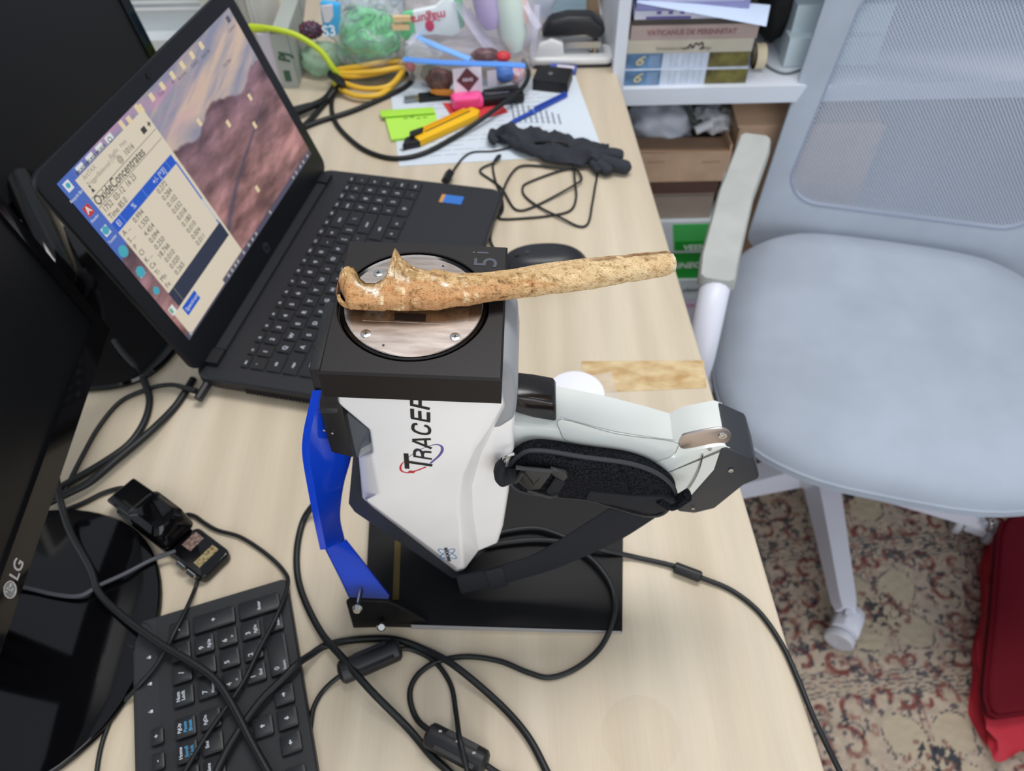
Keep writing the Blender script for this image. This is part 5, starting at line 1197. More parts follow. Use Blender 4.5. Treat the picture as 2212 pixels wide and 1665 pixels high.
for px, py, z, r_, mt_, lb, cat, sd in ((950, 172, .026, (.022, .016, .018), mat('brown_lump', (120, 84, 78), .5, var=.4, vscale=90), 'brownish lump at the left of the zip bag', 'sweet', 1), (1090, 158, .030, (.016, .012, .014), mat('blue_wrap', (84, 124, 196), .4), 'blue wrapped sweet in the zip bag', 'sweet', 2),
    (1116, 160, .026, (.012, .010, .016), mat('red_white_wrap', (220, 130, 140), .4, var=.5, vscale=120, col2=(228, 222, 226)), 'red and white wrapped sweet at the right of the zip bag', 'sweet', 3), (930, 158, .02, (.016, .012, .014), mat('olive_wrap', (140, 136, 112), .4), 'olive wrapped sweet at the left rim of the zip bag', 'sweet', 4),
    (1048, 118, .052, (.022, .012, .010), mat('maroon_wrap', (128, 92, 96), .4, var=.3, vscale=90), 'dull maroon wrapped sweet above the zip', 'sweet', 5), (1086, 122, .050, (.012, .008, .008), mat('red_wrap', (206, 60, 66), .4), 'red wrapped sweet above the zip', 'sweet', 6), (886, 143, .02, (.008, .008, .010), mat('coral_wrap', (216, 92, 100), .4), 'small coral bit at the left end of the zip', 'sweet', 7)):
    single('wrapped_sweet', blob(NB(), D(px, py, z), r_, .18, 3, sd, 3), mt_, lb, cat, smooth=70)
a, b = D(930, 197, .014), D(985, 201, .012); single('pencil_stub', tube(NB(), [a, a.lerp(b, .25), b], .0056, 6, 1, rf=lambda s: .5 if s < .1 else 1), mat('orange_pencil', (208, 132, 44), .5), 'orange pencil stub at the front of the zip bag', 'pencil')
a, b = D(1080, 176, .014), D(1126, 166, .014); single('pencil_stub', tube(NB(), [a, b], .005, 6, 1), mat('ochre_pencil', (190, 146, 66), .5), 'ochre stick at the right end of the zip bag', 'pencil')
a, b = D(1010, 206, .006), D(1120, 190, .010); single('marker_pen', tube(NB(), [a, a.lerp(b, .9), b], .0058, 10, 1, rf=lambda s: 1-.2*s), black, 'slim black marker along the front of the zip bag', 'pen')

# ---------------------------------------------------------------- stapler
Ys = 1.228
st = thing('stapler', 'heavy stapler with a white base and padded black handle', 'stapler', tuple(PY(1235, 140, Ys)))
lt_ = mat('light_grey_enamel', (222, 222, 222), .35)
x0, x1 = D(1144, 138).x, D(1326, 148).x
Y0 = D(1230, 148).y
part('rubber_foot', bevel(prism(NB(), rrect(x0, x1, Y0, Y0+.052, .012, 4), .0005, .004), .001, 1), black, st, world=True)
part('base', bevel(prism(NB(), rrect(x0+.001, x1-.001, Y0+.001, Y0+.051, .012, 4), .004, .016), .004, 3), lt_, st, world=True)
part('rear_block', bevel(prism(NB(), [(x0+.004, .014), (x0+.056, .014), (x0+.054, .038), (x0+.034, .046), (x0+.014, .036)], Y0+.008, Y0+.044, 'y'), .004, 3), lt_, st, world=True)
part('magazine', bx(x0+.05, x1-.022, Y0+.016, Y0+.036, .026, .036, .002, 2), mat('steel_grey', (180, 178, 176), .3, .8), st, world=True)
part('anvil', bx(x1-.040, x1-.016, Y0+.012, Y0+.040, .015, .019, .001, 1), chrome, st, world=True)
part('spring_pin', tube(NB(), [Vector((x1-.030, Y0+.026, .016)), Vector((x1-.030, Y0+.026, .036))], .004, 10, 1), mat('warm_steel', (180, 160, 140), .3, .8), st, world=True)
hp = [(x0+.018, .046), (x0+.030, .072), (x0+.060, .079), (x0+.10, .078), (x1-.028, .069), (x1-.016, .060), (x1-.018, .046), (x1-.030, .040), (x0+.09, .048), (x0+.06, .046)]
part('handle', bevel(prism(NB(), hp, Y0+.010, Y0+.042, 'y'), .008, 4, 25), mat('soft_black_handle', (30, 30, 34), .4), st, world=True, smooth=60)
# papers behind the stapler
Yb = 1.40
single('blue_sheet', vpoly([(1150, -70), (1270, -70), (1264, 66), (1156, 66)], Yb, Yb+.001), mat('pale_blue_paper', (182, 216, 236), .7, var=.10, vscale=60, stretch=(.3, 1, 5)), 'pale blue lined sheet standing upright behind the stapler', 'paper sheet')
single('file_box', bevel(vpoly([(1230, -70), (1282, -70), (1302, 66), (1230, 66)], Yb+.02, Yb+.09), .002, 1), mat('tan_card', (182, 156, 130), .75), 'tan cardboard file behind the blue sheet', 'file')
single('paper_stack', bevel(vpoly([(1296, 30), (1318, 28), (1318, 56), (1300, 58)], Yb+.0, Yb+.09), .002, 1), mat('stack_white', (220, 222, 230), .7), 'small white paper stack between the file and the shelf side', 'paper stack')

# ---------------------------------------------------------------- white units behind the laptop
wp = mat('white_unit_plastic', (214, 220, 222), .4)
pr_ = thing('printer', 'white ribbed printer in the gap between the monitor and the laptop lid', 'printer', (-.56, 1.42, 0))
part('housing', bx(-.78, -.435, 1.32, 1.52, .0005, .16, .012, 3), wp, pr_, world=True)
for k in range(4): part('rib', bx(-.70, -.47, 1.314, 1.322, .066+.011*k, .070+.011*k, .0015, 1), mat('bright_rib', (236, 238, 240), .35), pr_, world=True)
part('front_tray', bx(-.72, -.45, 1.285, 1.325, .003, .03, .006, 2), wp, pr_, world=True)
ro = thing('router', 'tall off-white router with fins and a lime cable plugged in', 'router', (-.43, 1.30, 0))
wr = mat('off_white_router', (206, 205, 200), .4)
part('housing', bx(-.47, -.375, 1.235, 1.34, .0005, .20, .012, 3), wr, ro, world=True)
for k in range(3): part('fin', bevel(prism(NB(), [(1.225, .002), (1.238, .002), (1.238, .20), (1.218, .20)], -.395-.022*k, -.388-.022*k, 'x'), .002, 1), wr, ro, world=True)
part('foot', bx(-.475, -.365, 1.215, 1.34, .0005, .010, .004, 2), mat('grey_router_foot', (150, 148, 148), .5), ro, world=True)
pf = thing('carton', 'narrow grey carton with dark green print standing by the router', 'carton', tuple(D(630, 192)))
a, b = D(613, 191), D(646, 190)
part('box', bx(a.x-.001, b.x, a.y, a.y+.12, .0005, .088, .002, 2), mat('grey_carton', (168, 174, 168), .6), pf, world=True)
gr = mat('dark_green_print', (58, 92, 76), .6)
part('lettering', text('PJ', .024, .0004, .001, 0, 'CENTER', .8, M=frame((( a.x+b.x)/2+.002, a.y-.0006, .052), (.25, 0, 1), (-1, 0, .25))), gr, pf, world=True, smooth=0)
part('printed_patch', bx(a.x+.006, a.x+.016, a.y-.0006, a.y, .012, .030), gr, pf, world=True)
part('flap', bevel(prism(NB(), [(a.x-.014, .010), (a.x, .002), (a.x+.004, .088), (a.x-.022, .088)], a.y+.002, a.y+.006, 'y'), .001, 1), mat('pale_lilac_card', (204, 200, 212), .6), pf, world=True)
single('divider_board', vpoly([(622, -50), (664, -50), (652, 60), (636, 70)], 1.30, 1.318), mat('panel_white', (196, 194, 196), .6), 'narrow off-white panel standing right of the router', 'panel')
# ================================================================ SHELF UNIT
def make_shelf():
    t = thing('shelf_unit', 'white shelf unit at the end of the desk', 'shelf unit', (.58, 1.38, FZ))
    Y0, Y1 = 1.20, 1.56
    part('side_panel', bx(.1745, .1935, Y0, Y1, FZ, .62, .001, 1), white, t, world=True)
    part('side_panel', bx(1.02, 1.04, Y0, Y1, FZ, .62, .001, 1), white, t, world=True)
    for z in (-.057, .33): part('shelf_board', bx(.1935, 1.02, Y0, Y1-.01, z, z+.0295, .001, 1), white, t, world=True)
    part('shelf_board', bx(.1935, 1.02, Y0, Y1-.01, -.675, -.65, .001, 1), white, t, world=True)
    part('back_panel', bx(.1935, 1.02, Y1-.01, Y1, FZ, .62), mat('grey_back', (150, 152, 158), .7), t, world=True)
    part('plinth', bx(.1935, 1.02, Y0+.03, Y0+.045, FZ, -.675), white, t, world=True)
make_shelf()
SZ = -.0273
Yf = 1.212
def fbox(px0, px1, y0, y1, Y, dep): # front rectangle seen from y0 (top) to y1 (bottom)
    a = PY(px0, y1, Y); b = PY(px1, y1, Y); c = PY((px0+px1)/2, y0, Y)
    return a.x, b.x, Y, Y+dep, a.z, c.z
bluep = mat('brochure_blue', (104, 146, 188), .45, var=.25, vscale=40); whp = mat('brochure_white', (206, 216, 232), .45, var=.08, vscale=60); olp = mat('brochure_olive', (128, 122, 58), .45, var=.5, vscale=45, col2=(72, 62, 34)); gold = mat('gold_print', (206, 190, 140), .45)
for i, (lo, hi, dx) in enumerate(((186.5, 153.5, 0), (153.5, 120.5, 5))):
    x0, x1, Ya, Yb_, _, _ = fbox(1347+dx, 1608+dx*.6, hi, lo, Yf+.006*i, .15)
    z0 = SZ if i == 0 else SZ+.0262; z1 = z0+.0258
    t = thing('brochure_stack', ('lower', 'upper')[i]+' of two blue, white and olive printed packs under the books', 'printed pack', ((x0+x1)/2, Ya+.07, z0))
    w_ = x1-x0
    part('pack', bx(x0, x1, Ya, Yb_, z0, z1, .001, 1), whp, t, world=True)
    part('blue_panel', bx(x0, x0+w_*.29, Ya-.0006, Ya, z0, z1), bluep, t, world=True); part('olive_panel', bx(x0+w_*(.67 if i else .66), x1, Ya-.0006, Ya, z0+.0005, z1-.001), olp, t, world=True)
    part('gold_swirl', text('6', .024, .0004, .0002, .3, 'CENTER', 1.2, M=frame((x0+w_*.10, Ya-.0009, (z0+z1)/2), (1, 0, -.15), (.15, 0, 1))), gold, t, world=True, smooth=0)
    bm = NB()
    for k in range(6): box(bm, x0+w_*(.36+.05*k), x0+w_*(.363+.05*k), Ya-.0005, Ya, z0+.002, z1-.002)
    for k in range(7): box(bm, x0+w_*.18, x0+w_*.27, Ya-.0009, Ya-.0006, z0+.003+.003*k, z0+.0038+.003*k)
    part('print_lines', bm, mat('grey_blue_print', (168, 180, 204), .5), t, world=True, smooth=0, kind='stuff')
zt = SZ+.0522
def book(nm, lb, px0, px1, z0, th, col, Y, dep, cat='book', extra=None):
    a = PY(px0, 100, Y); b = PY(px1, 100, Y)
    t = thing(nm, lb, cat, ((a.x+b.x)/2, Y+dep/2, z0)); 
    part('cover', bx(a.x, b.x, Y, Y+dep, z0, z0+th, .0012, 1), mat(nm+'_'+lb[:6].strip().replace(' ', '_')+str(int(z0*1e4)), col, .55, var=.06, vscale=20), t, world=True)
    return t, a.x, b.x, Y
t, xa, xb, Y = book('book', 'cream book spine with a black squiggle, below the pinkish one', 1356, 1626, zt, .0215, (198, 190, 172), Yf+.004, .17)
bm = NB(); q = Vector(((xa+xb)/2, Y-.0008, zt+.0108))
part('squiggle', tube(NB(), [q+Vector((x, 0, z)) for x, z in ((-.012, -.004), (-.004, -.002), (0, .003), (.004, -.003), (.008, .005), (.013, .002), (.018, .006), (.020, -.002), (.016, -.005), (.024, -.003))], .0011, 5, 5), black, t, world=True)
part('lettering', text('Dictionnaire illustre        abrege', .0068, .0003, 0, 0, 'CENTER', 1, M=frame(q+Vector((-.01, 0, -.003)), (1, 0, 0), (0, 0, 1))), mat('grey_print', (130, 124, 116), .6), t, world=True, smooth=0)
t, xa, xb, Y = book('book', 'pinkish beige book with dull red lettering on its spine', 1360, 1630, zt+.0217, .0235, (178, 158, 152), Yf+.004, .17)
part('lettering', text('VATICANUS DE PERENNITAT', .0118, .0004, .0002, 0, 'CENTER', .92, M=frame(((xa+xb)/2-.004, Y-.0008, zt+.0335), (1, 0, 0), (0, 0, 1))), mat('dull_red_print', (142, 92, 96), .6), t, world=True, smooth=0)
book('magazine', 'dark glossy magazine between the pinkish book and the white ones', 1362, 1640, zt+.0454, .009, (72, 66, 60), Yf+.004, .19, 'magazine')
t, xa, xb, Y = book('magazine', 'white magazine with purple blocks along its spine', 1364, 1560, zt+.0546, .013, (206, 208, 224), Yf+.004, .19, 'magazine')
part('purple_band', bx(xa+.018, xa+.088, Y-.0006, Y, zt+.0552, zt+.059), mat('purple_print', (92, 78, 150), .5), t, world=True)
for k in range(5): part('purple_block', bx(xa+.034+.018*k, xa+.041+.018*k, Y-.0006, Y, zt+.0625, zt+.067), MATS['purple_print'], t, world=True)
t, xa, xb, Y = book('folder', 'thick periwinkle folder on top of the magazines', 1366, 1600, zt+.068, .030, (150, 152, 204), Yf+.006, .19, 'folder')
part('pale_panel', bx(xa+.018, xb-.01, Y-.0006, Y, zt+.080, zt+.096), mat('pale_lilac_print', (190, 192, 226), .5), t, world=True)
# loose sheet sliding off the stack
q = [PY(1372, -6, Yf-.002), PY(1380, 8, Yf-.004), PY(1658, 58, Yf-.03), PY(1668, 8, Yf-.01), PY(1690, -20, Yf+.1), PY(1400, -30, Yf+.1)]
zz = zt+.0985
p6 = [Vector((v.x, v.y, z)) for v, z in zip(q, (0, 0, 0, 0, 0, 0))]
A = PY(1376, 6, Yf+.0); B = PY(1655, 57, Yf-.012); Cc = PY(1664, 12, Yf+.012); Dd = PY(1380, -12, Yf+.02)
single('loose_sheet', loft(NB(), [[A, B, Cc, Dd], [v+Vector((0, .0012, .0004)) for v in (A, B, Cc, Dd)]]), mat('cool_white_sheet', (198, 214, 238), .7), 'loose white sheet drooping over the front of the stack', 'paper sheet')
# things right of the stack
c_ = PY(1629, 165, 1.26); bm = NB(); RMt = Matrix.Translation((c_.x, c_.y, SZ+.021)) @ Matrix.Rotation(R(90), 4, 'Y') @ Matrix.Rotation(R(0), 4, 'Z')
lathe(bm, [(.0205, -.008), (.0205, .008), (.0165, .008), (.0165, -.008), (.0205, -.008)], 32, RMt)
single('tape_roll', bm, mat('cream_tape', (204, 190, 160), .5), 'roll of cream tape standing on the shelf board', 'tape roll', smooth=40)
single('camera_case', blob(NB(), (PY(1668, 75, 1.34).x, 1.36, SZ+.07), (.036, .06, .066), .12, 2, 5, 4, None, SZ+.002), mat('black_case_fabric', (18, 18, 20), .8), 'soft black case standing behind the tape roll', 'case', smooth=70)
wd = thing('white_device', 'white plastic box with a thin grey lead right of the black case', 'device', (.53, 1.38, SZ))
xw = PY(1692, 170, 1.26).x
part('housing', bx(xw, xw+.16, 1.28, 1.42, SZ+.001, SZ+.095, .012, 3), mat('cool_white_plastic', (204, 220, 226), .35), wd, world=True)
part('front_step', bx(xw-.006, xw+.15, 1.26, 1.29, SZ+.001, SZ+.05, .008, 2), MATS['cool_white_plastic'], wd, world=True)
part('lead', tube(NB(), [Vector((xw+.03, 1.25, SZ+.004)), Vector((xw-.01, 1.235, SZ+.003)), Vector((xw-.035, 1.27, SZ+.003)), Vector((xw-.03, 1.33, SZ+.01)), Vector((xw-.005, 1.36, SZ+.05))], .002, 6, 6), mat('grey_lead', (96, 104, 108), .5), wd, world=True)
single('red_pouch', blob(NB(), (xw+.10, 1.48, SZ+.075), (.07, .05, .075), .15, 2, 9, 4, None, SZ+.002), mat('deep_red_fabric', (112, 20, 30), .7), 'dark red pouch at the far right of the upper shelf', 'pouch', smooth=70)
tl = PY(1700, 45, 1.30); single('cable_reel', tube(NB(), [Vector((tl.x-.03+.0*k, 1.34, SZ+.155+.0*k))+Vector((.036*math.cos(2*math.pi*k/10), .03*math.sin(2*math.pi*k/10), 0)) for k in range(10)], .004, 8, 4, closed=True), black, 'black ring of cable on top of the soft case', 'cable')

# ---------------------------------------------------------------- boxes below
kraft = mat('kraft_card', (198, 166, 138), .8, var=.08, vscale=25); kraftd = mat('kraft_card_inside', (160, 128, 102), .85)
Yl = 1.215
def zx(px, py, Y=Yl): return PY(px, py, Y)
zA0, zA1 = zx(1480, 392).z, zx(1480, 330).z
ob = thing('open_box', 'open kraft cardboard box holding a white bag and dark leads', 'box', (.30, 1.36, zA0))
X0, X1 = zx(1372, 360).x-.03, zx(1574, 360).x
part('front_wall', bx(X0, X1, Yl, Yl+.004, zA0, zA1, .001, 1), kraft, ob, world=True); part('back_wall', bx(X0, X1, 1.49, 1.494, zA0, zA1+.02, .001, 1), kraft, ob, world=True)
for x in (X0, X1-.004): part('side_wall', bx(x, x+.004, Yl+.004, 1.49, zA0, zA1+.012, .001, 1), kraft, ob, world=True)
part('bottom', bx(X0+.004, X1-.004, Yl+.004, 1.49, zA0, zA0+.004), kraft, ob, world=True)
fz = [zx(1375, 330), zx(1574, 330), zx(1572, 301, Yl+.05), zx(1372, 303, Yl+.05)]
part('flap', loft(NB(), [fz, [v+Vector((0, .003, .003)) for v in fz]]), kraftd, ob, world=True, label='folded front flap')
for px in (1425, 1545): a = zx(px-28, 350, Yl-.0006); b = zx(px+10, 353, Yl-.0006); part('slit', bx(a.x, b.x, Yl-.0006, Yl, a.z-.0012, a.z+.0012), kraftd, ob, world=True)
wb = zx(1425, 275, 1.33); single('carrier_bag', blob(NB(), (wb.x+.0, 1.33, zA1-.008), (.062, .06, .046), .18, 2.2, 3, 4, None, zA0+.006), mat('white_bag_film', (206, 212, 224), .35), 'crumpled white bag bulging out of the open box', 'plastic bag', smooth=70)
single('paper_scrap', blob(NB(), (zx(1535, 290, 1.30).x, 1.31, zA1+.012), (.038, .04, .022), .3, 3, 6, 4), mat('white_scrap', (206, 208, 214), .6), 'crumpled white paper at the right of the open box', 'paper', smooth=70)
bm = NB(); rr = random.Random(5)
single('dark_bag', blob(NB(), (X0+.115, 1.43, zA1+.028), (.10, .045, .040), .2, 2.4, 14, 4), mat('dark_green_fabric', (48, 52, 46), .85, var=.4, vscale=30), 'dark olive cloth bag at the back of the open box', 'cloth bag', smooth=70)
single('dark_lead', tube(NB(), [Vector((X0+.08, 1.40, zA1+.10)), Vector((X0+.10, 1.37, zA1+.075)), Vector((X0+.125, 1.32, zA1+.045)), Vector((X0+.14, 1.285, zA1+.02)), Vector((X0+.16, 1.29, zA1+.02)), Vector((X0+.20, 1.31, zA1+.035))], .004, 8, 6), mat('olive_lead', (84, 92, 82), .6), 'olive lead hanging over the white bag in the open box', 'cable', smooth=60)
single('paper_roll', tube(NB(), [Vector((zx(1500, 310, 1.26).x, 1.27, zA1+.010)), Vector((zx(1520, 290, 1.27).x+.012, 1.275, zA1+.022))], .0085, 12, 1), mat('bright_paper', (228, 230, 236), .6), 'short white roll poking out of the open box', 'paper roll')
# stack under it, to the bottom board
zs = [zA0-.001, zx(1480, 418).z, zx(1480, 478).z, zx(1490, 546).z, zx(1490, 604).z, zx(1490, 646).z, -.65]
specs = (('shaded_gap_box', 'dark brown box standing for the shaded gap under the open box', (88, 62, 54), 0), ('carton', 'taupe carton below the dark gap', (158, 144, 130), .01), ('paper_box', 'white box with a pale and mid green front label', (214, 222, 228), .0),  # first entry fills the gap under the open box, shade put into its colour
         ('paper_box', 'solid green box with white lettering under the white one', (24, 160, 54), .004), ('paper_box', 'white box with grey lettering under the green one', (206, 216, 222), .0), ('carton', 'white carton with pink lettering at the bottom of the stack', (206, 204, 222), .0))
for i, (nm, lb, col, dy) in enumerate(specs):
    z1, z0 = zs[i]-.0005, zs[i+1]+.0005
    xl, xr = (X0+.006, min(X1-.012, zx(1590, 330, Yl+.01).x-.003)) if i < 2 else (.235, zx(1590, 330, Yl+.01).x-.003)
    t = thing(nm, lb, 'box', ((xl+xr)/2, Yl+.14, z0))
    part('carton_body', bx(xl, xr, Yl+dy, Yl+.27, z0, z1, .0015, 1), mat('carton_colour_%d' % i, col, .55, var=.05, vscale=20), t, world=True)
    Yp = Yl+dy
    if i == 1: part('lid_line', bx(xl, xr, Yp-.0006, Yp, z1-.012, z1-.0105), mat('taupe_dark', (104, 92, 82), .7), t, world=True)
    if i == 2:
        a, b = zx(1452, 490), zx(1535, 538)
        part('green_label', prism(NB(), [(a.x, z1-.006), (b.x+.01, z1-.006), (b.x+.016, z1-.02), (b.x+.005, z0+.006), (a.x+.012, z0+.006)], Yp-.0006, Yp, 'y'), mat('leaf_green', (70, 186, 92), .5), t, world=True)
        part('deep_label', prism(NB(), [(a.x+.010, z0+.030), (b.x+.008, z0+.030), (b.x+.005, z0+.006), (a.x+.014, z0+.006)], Yp-.0009, Yp-.0006, 'y'), mat('deep_green', (18, 150, 44), .5), t, world=True)
        part('lettering', text('VESSON', .018, .0004, .0004, 0, 'CENTER', 1, M=frame((zx(1508, 530).x+.004, Yp-.0012, z0+.014), (1, 0, .03), (0, 0, 1))), mat('white_carton_print', (226, 236, 230), .5), t, world=True, smooth=0)
    if i == 3: part('lettering', text('INEON', .020, .0004, .0005, .15, 'CENTER', 1.1, M=frame((zx(1492, 575).x+.006, Yp-.0008, (z0+z1)/2), (1, 0, .03), (0, 0, 1))), MATS['white_carton_print'], t, world=True, smooth=0)
    if i == 4: part('lettering', text('classe', .016, .0004, .0003, 0, 'CENTER', 1, M=frame((zx(1490, 625).x+.004, Yp-.0008, (z0+z1)/2), (1, 0, .03), (0, 0, 1))), mat('dark_grey_carton_print', (88, 110, 100), .5), t, world=True, smooth=0)
    if i == 5: part('lettering', text('rose', .018, .0004, .0004, 0, 'CENTER', 1, M=frame((zx(1490, 658).x+.008, Yp-.0008, zx(1490, 658).z), (1, 0, .03), (0, 0, 1))), mat('pink_carton_print', (214, 120, 160), .5), t, world=True, smooth=0)
bl = zx(1590, 330, Yl+.01); br = zx(1720, 330, Yl+.01); zt_ = zx(1640, 262, 1.30).z
cb = thing('carton', 'tall kraft carton with its lid flap turned back, right of the open box', 'box', (bl.x+.12, 1.38, -.65))
part('carton_body', bx(bl.x, bl.x+.26, Yl+.02, 1.50, -.6495, zx(1640, 275, Yl+.02).z, .002, 1), kraft, cb, world=True)
zt_ = zx(1640, 275, Yl+.02).z
part('lid_flap', loft(NB(), [[Vector((bl.x-.004, Yl+.02, zt_)), Vector((bl.x+.25, Yl+.02, zt_)), Vector((bl.x+.25, Yl+.10, zt_+.028)), Vector((bl.x-.012, Yl+.10, zt_+.028))], [Vector((bl.x-.004, Yl+.022, zt_+.003)), Vector((bl.x+.25, Yl+.022, zt_+.003)), Vector((bl.x+.25, Yl+.102, zt_+.031)), Vector((bl.x-.012, Yl+.102, zt_+.031))]]), mat('kraft_lid', (190, 158, 130), .8), cb, world=True)

# ================================================================ OFFICE CHAIR
def make_chair():
    CMx = Matrix.Translation((.61, .876, FZ+.0085)) @ Matrix.Rotation(R(-15), 4, 'Z')
    t = thing('office_chair', 'light grey-blue office chair with a mesh back and white armrests', 'office chair', M=CMx)
    fab = fabric('grey_blue_fabric', (180, 190, 204)); wpl = mat('chair_white_plastic', (214, 216, 228), .4); pad = mat('armrest_pad', (182, 184, 180), .65, var=.06, vscale=20)
    # seat
    def sq(hw, y0, y1, k, z, p=.62):
        out = []
        for i in range(56):
            a = 2*math.pi*i/56; c, s = math.cos(a), math.sin(a)
            x = hw*math.copysign(abs(c)**p, c); y = (y0+y1)/2+(y1-y0)/2*math.copysign(abs(s)**(p if s < 0 else .5), s)
            zz = z-.030*max(0, (-y-.16)/.13)**2*(1 if k else .3)-(.012*max(0, abs(x)-.15)/.1 if k else 0)
            out.append(Vector((x, y, zz)))
        return [Vector((v.x*1.055+.016, v.y, v.z)) for v in out]
    bm = loft(NB(), [sq(.235, -.26, .205, 0, .405), sq(.258, -.285, .22, 0, .412), sq(.268, -.296, .226, 1, .440), sq(.266, -.292, .224, 1, .464), sq(.252, -.275, .214, 1, .480), sq(.20, -.22, .17, 1, .487), sq(.12, -.14, .10, 1, .486), sq(.03, -.06, .0, 1, .484)])
    part('seat', bm, fab, t, smooth=60)
    part('seat_piping', tube(NB(), sq(.2665, -.2945, .2245, 1, .452), .0022, 6, 1, closed=True), fab, t)
    part('seat_shell', loft(NB(), [sq(.15, -.18, .14, 0, .375), sq(.235, -.262, .20, 0, .404)]), wpl, t, smooth=50)
    # back: padded border with an open knit panel
    def bp(x, z): x = x*1.13+.03; return Vector((x, .243+.185*(z-.44)+.10*x*x-.125*(z-.62)**2, z))
    H0, H1 = .405, .925
    def outline(x_b, x_t, z0, z1, r, n=9):
        pts = []
        def cor(cx, cz, a0):
            for i in range(n+1): a = R(a0+90*i/n); pts.append((cx+r*math.cos(a), cz+r*math.sin(a)))
        cor(x_t-r, z1-r, 0); cor(-x_t+r, z1-r, 90); cor(-x_b+r, z0+r, 180); cor(x_b-r, z0+r, 270)
        return pts
    oo = outline(.226, .200, H0, H1, .03); oi = outline(.184, .158, .512, H1-.05, .05); om = outline(.206, .180, .470, H1-.024, .045)
    def rg(o, d): return [bp(x, z)+Vector((0, d, 0)) for x, z in o]
    bm = loft(NB(), [rg(oi, .004), rg(oi, -.006), rg(om, -.010), rg(oo, -.003), rg(oo, .012), rg(om, .018), rg(oi, .004)], cap=False)
    part('back_frame', bm, fab, t, smooth=60)
    part('back_seam', tube(NB(), rg(oi, -.0065), .0017, 6, 1, closed=True), mat('seam_fabric', (150, 160, 182), .9), t)
    ny, nx = 40, 30; zz = np.linspace(.505, H1-.045, ny); X_ = np.zeros((ny, nx)); Y_ = X_.copy(); Z_ = X_.copy()
    for i, z in enumerate(zz):
        hw = (.184+(.158-.184)*(z-.512)/(H1-.562))+.006
        for j in range(nx):
            x = -hw+2*hw*j/(nx-1); p = bp(x, z); X_[i, j], Y_[i, j], Z_[i, j] = p.x, p.y-.001, p.z
    me = gridmesh('back_mesh', X_, Y_, Z_); uvl = me.uv_layers.new(name='UVMap')
    vi = np.zeros(len(me.loops), np.int32); me.loops.foreach_get('vertex_index', vi)
    uvl.data.foreach_set('uv', np.stack([X_.ravel()[vi], Z_.ravel()[vi]], -1).astype(np.float32).ravel())
    me.polygons.foreach_set('use_smooth', [True]*len(me.polygons)); me.materials.append(mesh_fabric('open_knit_mesh', (190, 201, 218)))
    part('back_mesh', me, None, t, label='see-through mesh back panel')
    part('back_stem', tube(NB(), [Vector((0, .02, .385)), Vector((0, .20, .375)), Vector((.03, .275, .40)), Vector((.03, .30, .47))], .022, 12, 6, flat=.6), wpl, t, smooth=60)
    part('back_brace', tube(NB(), [bp(-.20, .47)+Vector((0, .022, 0)), bp(0, .455)+Vector((0, .026, 0)), bp(.20, .47)+Vector((0, .022, 0))], .013, 10, 6), wpl, t, smooth=60)
    # arms
    for s in (-1, 1):
        arm = part('arm', tube(NB(), [Vector((s*.215, -.02, .400)), Vector((s*.275, -.05, .405)), Vector((s*.299, -.13, .44)), Vector((s*.302, -.235, .53)), Vector((s*.300, -.262, .60)), Vector((s*.298, -.215, .662)), Vector((s*.292, -.12, .672)), Vector((s*.285, .06, .672))], .0205, 14, 6, flat=.8), wpl, t, smooth=60)
        bm = NB(); C_ = [(-.198, .314, .279), (-.192, .321, .272), (-.15, .322, .270), (0, .310, .258), (.12, .293, .240), (.152, .289, .239), (.159, .283, .246)]
        rings = [[Vector((s*xo, y, .672)), Vector((s*xo, y, .684)), Vector((s*(xo*.94+xi*.06), y, .690)), Vector((s*(xo*.06+xi*.94), y, .690)), Vector((s*xi, y, .684)), Vector((s*xi, y, .672))] for y, xo, xi in C_]
        part('arm_pad', bevel(loft(bm, rings), .004, 3, 50), pad, arm, smooth=50)
    # base
    part('gas_column', tube(NB(), [Vector((0, 0, .09)), Vector((0, 0, .39))], .026, 18, 1), wpl, t)
    part('tilt_box', bx(-.085, .085, -.12, .10, .335, .385, .012, 2), mat('mechanism_grey', (70, 72, 78), .5), t)
    part('hub', lathe(NB(), [(.040, .062), (.062, .068), (.066, .10), (.060, .135), (.044, .16), (.028, .168)], 24), wpl, t)
    bmc = None
    for k in range(5):
        a = R(-80+72*k); M_ = Matrix.Rotation(a, 4, 'Z')
        leg = part('leg', bevel(loft(NB(), [[M_ @ Vector((x, y, z)) for y, z in ((-w_, z0), (w_, z0), (w_*.62, z1), (-w_*.62, z1))] for x, w_, z0, z1 in ((.03, .034, .066, .118), (.16, .028, .064, .102), (.285, .023, .060, .084), (.302, .018, .060, .080))]), .003, 2), wpl, t)
        cz = M_ @ Vector((.310, 0, 0)); sw = Matrix.Translation(cz) @ Matrix.Rotation(a+R(62+25*k), 4, 'Z')
        cst = part('caster', bevel(prism(NB(), [(-.024, .030), (-.022, .052), (-.006, .064), (.012, .062), (.025, .050), (.027, .030)], -.020, .020, 'y', M=sw @ Matrix.Translation((.006, 0, 0))), .004, 2), wpl, t)
        for s in (-1, 1):
            part('wheel', lathe(NB(), [(.0001, .0), (.024, 0), (.0265, .003), (.0265, .011), (.024, .014), (.012, .0145), (.0001, .0125)], 26, sw @ Matrix.Translation((.006, s*.0215, .0268)) @ Matrix.Rotation(R(-90*s), 4, 'X')), mat('caster_wheel', (196, 198, 206), .45), cst)
        part('stem', tube(NB(), [cz+Vector((0, 0, .05)), cz+Vector((0, 0, .075))], .007, 10, 1), wpl, t)
make_chair()

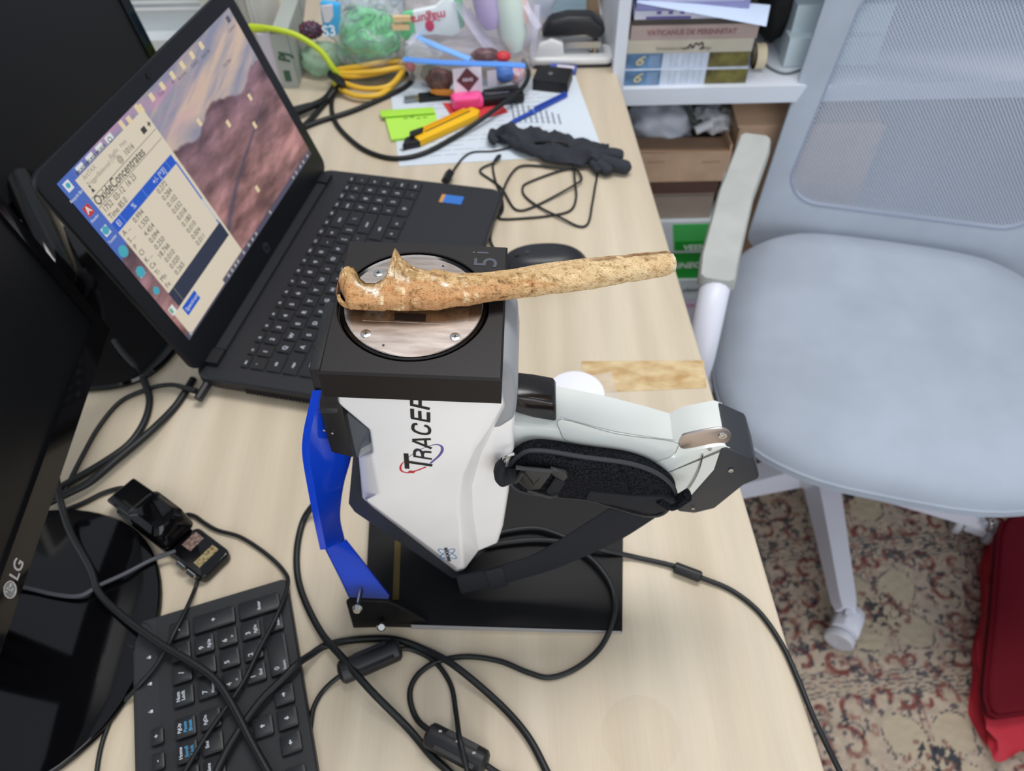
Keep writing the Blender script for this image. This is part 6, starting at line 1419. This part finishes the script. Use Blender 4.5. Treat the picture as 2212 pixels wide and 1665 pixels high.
# ---------------------------------------------------------------- bags on the floor at the right
rb = thing('red_bag', 'dark red padded bag with a bright red folded front on the carpet', 'bag', (1.0, .55, FZ))
redd = mat('dark_red_leatherette', (90, 8, 22), .7, spec=.15, bump=.4, bscale=700); redb = mat('bright_red_fabric', (172, 28, 46), .6, bump=.3, bscale=300)
zt_ = -.66
fp = [D(2172, 1122, zt_), D(2160, 1150, zt_), D(2146, 1330, zt_), D(2131, 1480, zt_), D(2136, 1522, zt_), D(2156, 1545, zt_), D(2260, 1530, zt_)]
fp2 = [(v.x, v.y) for v in fp]+[(1.28, fp[-1].y+.03), (1.32, fp[0].y-.02), (1.28, fp[0].y+.02), (fp[0].x+.02, fp[0].y+.014)]
bm = NB(); prism(bm, fp2, zt_-.035, zt_); bevel(bm, .010, 3, 40); part('flap', bm, redd, rb, world=True, smooth=50, label='dark red top flap')
part('flap_piping', tube(NB(), [Vector((x, y, zt_-.006)) for x, y in fp2], .0035, 6, 2, closed=True), redd, rb, world=True)
cxm = sum(p[0] for p in fp2)/len(fp2); cym = sum(p[1] for p in fp2)/len(fp2)
rings = []
for k, z in enumerate(np.linspace(FZ+.0085, zt_-.03, 9)):
    s = .94+.03*math.sin(k*1.9)
    C_ = [p for p in cr([Vector((x, y, 0)) for x, y in fp2], 4, True)]
    rings.append([Vector((cxm+(p.x-cxm)*s+.012*noise.noise(Vector((p.x*16, p.y*16, k*.8))), cym+(p.y-cym)*s-(.055*math.sin(math.pi*k/8)**.7 if p.y < fp[3].y+.03 else 0)+.016*noise.noise(Vector((p.y*14, p.x*18, k*.9+4))), z)) for p in C_])
part('body', loft(NB(), rings), redb, rb, world=True, smooth=70)
db = thing('black_bag', 'black bag with a metal chain behind the red one', 'bag', (1.10, .93, FZ))
c_ = D(2235, 1092, -.60); part('body', blob(NB(), (1.09, .96, -.66), (.16, .085, .09), .12, 2, 4, 4, None, FZ+.009), mat('black_bag_leather', (16, 16, 18), .4), db, world=True, smooth=70)
bm = NB(); ch = cr([D(2162, 1060, -.56), D(2140, 1085, -.58), D(2132, 1110, -.61), D(2142, 1130, -.64), D(2136, 1150, -.68)], 5)
for i in range(0, len(ch)-1):
    p, d = ch[i], (ch[i+1]-ch[i]).normalized(); s_ = d.orthogonal().normalized(); s2 = d.cross(s_)
    if i % 2: s_ = s2
    part('chain_link', tube(NB(), [p+d*.009*math.cos(2*math.pi*k/8)+s_*.0055*math.sin(2*math.pi*k/8) for k in range(8)], .0018, 6, 2, closed=True), chrome, db, world=True)

# things of one kind share a group
GROUPS = {'cotton_pad': 'cotton pads beside the analyser', 'monitor': 'monitors at the left of the desk', 'ferrite_cable': 'cables with ferrite beads', 'brochure_stack': 'printed packs on the shelf board',
          'book': 'books lying on the shelf', 'magazine': 'magazines lying on the shelf', 'paper_box': 'lettered boxes in the lower stack', 'wrapped_sweet': 'wrapped sweets in the zip bag',
          'wrapped_stick': 'wrapped sticks in the large bag', 'biscuit_stick': 'biscuit sticks in the large bag', 'pencil_stub': 'pencil stubs in the zip bag'}
for o in list(bpy.data.objects):
    k = o.name.split('.')[0]
    if o.parent is None and k in GROUPS and 'group' not in o: o['group'] = GROUPS[k]

bpy.data.objects.remove(_to)
bpy.data.curves.remove(_tc)
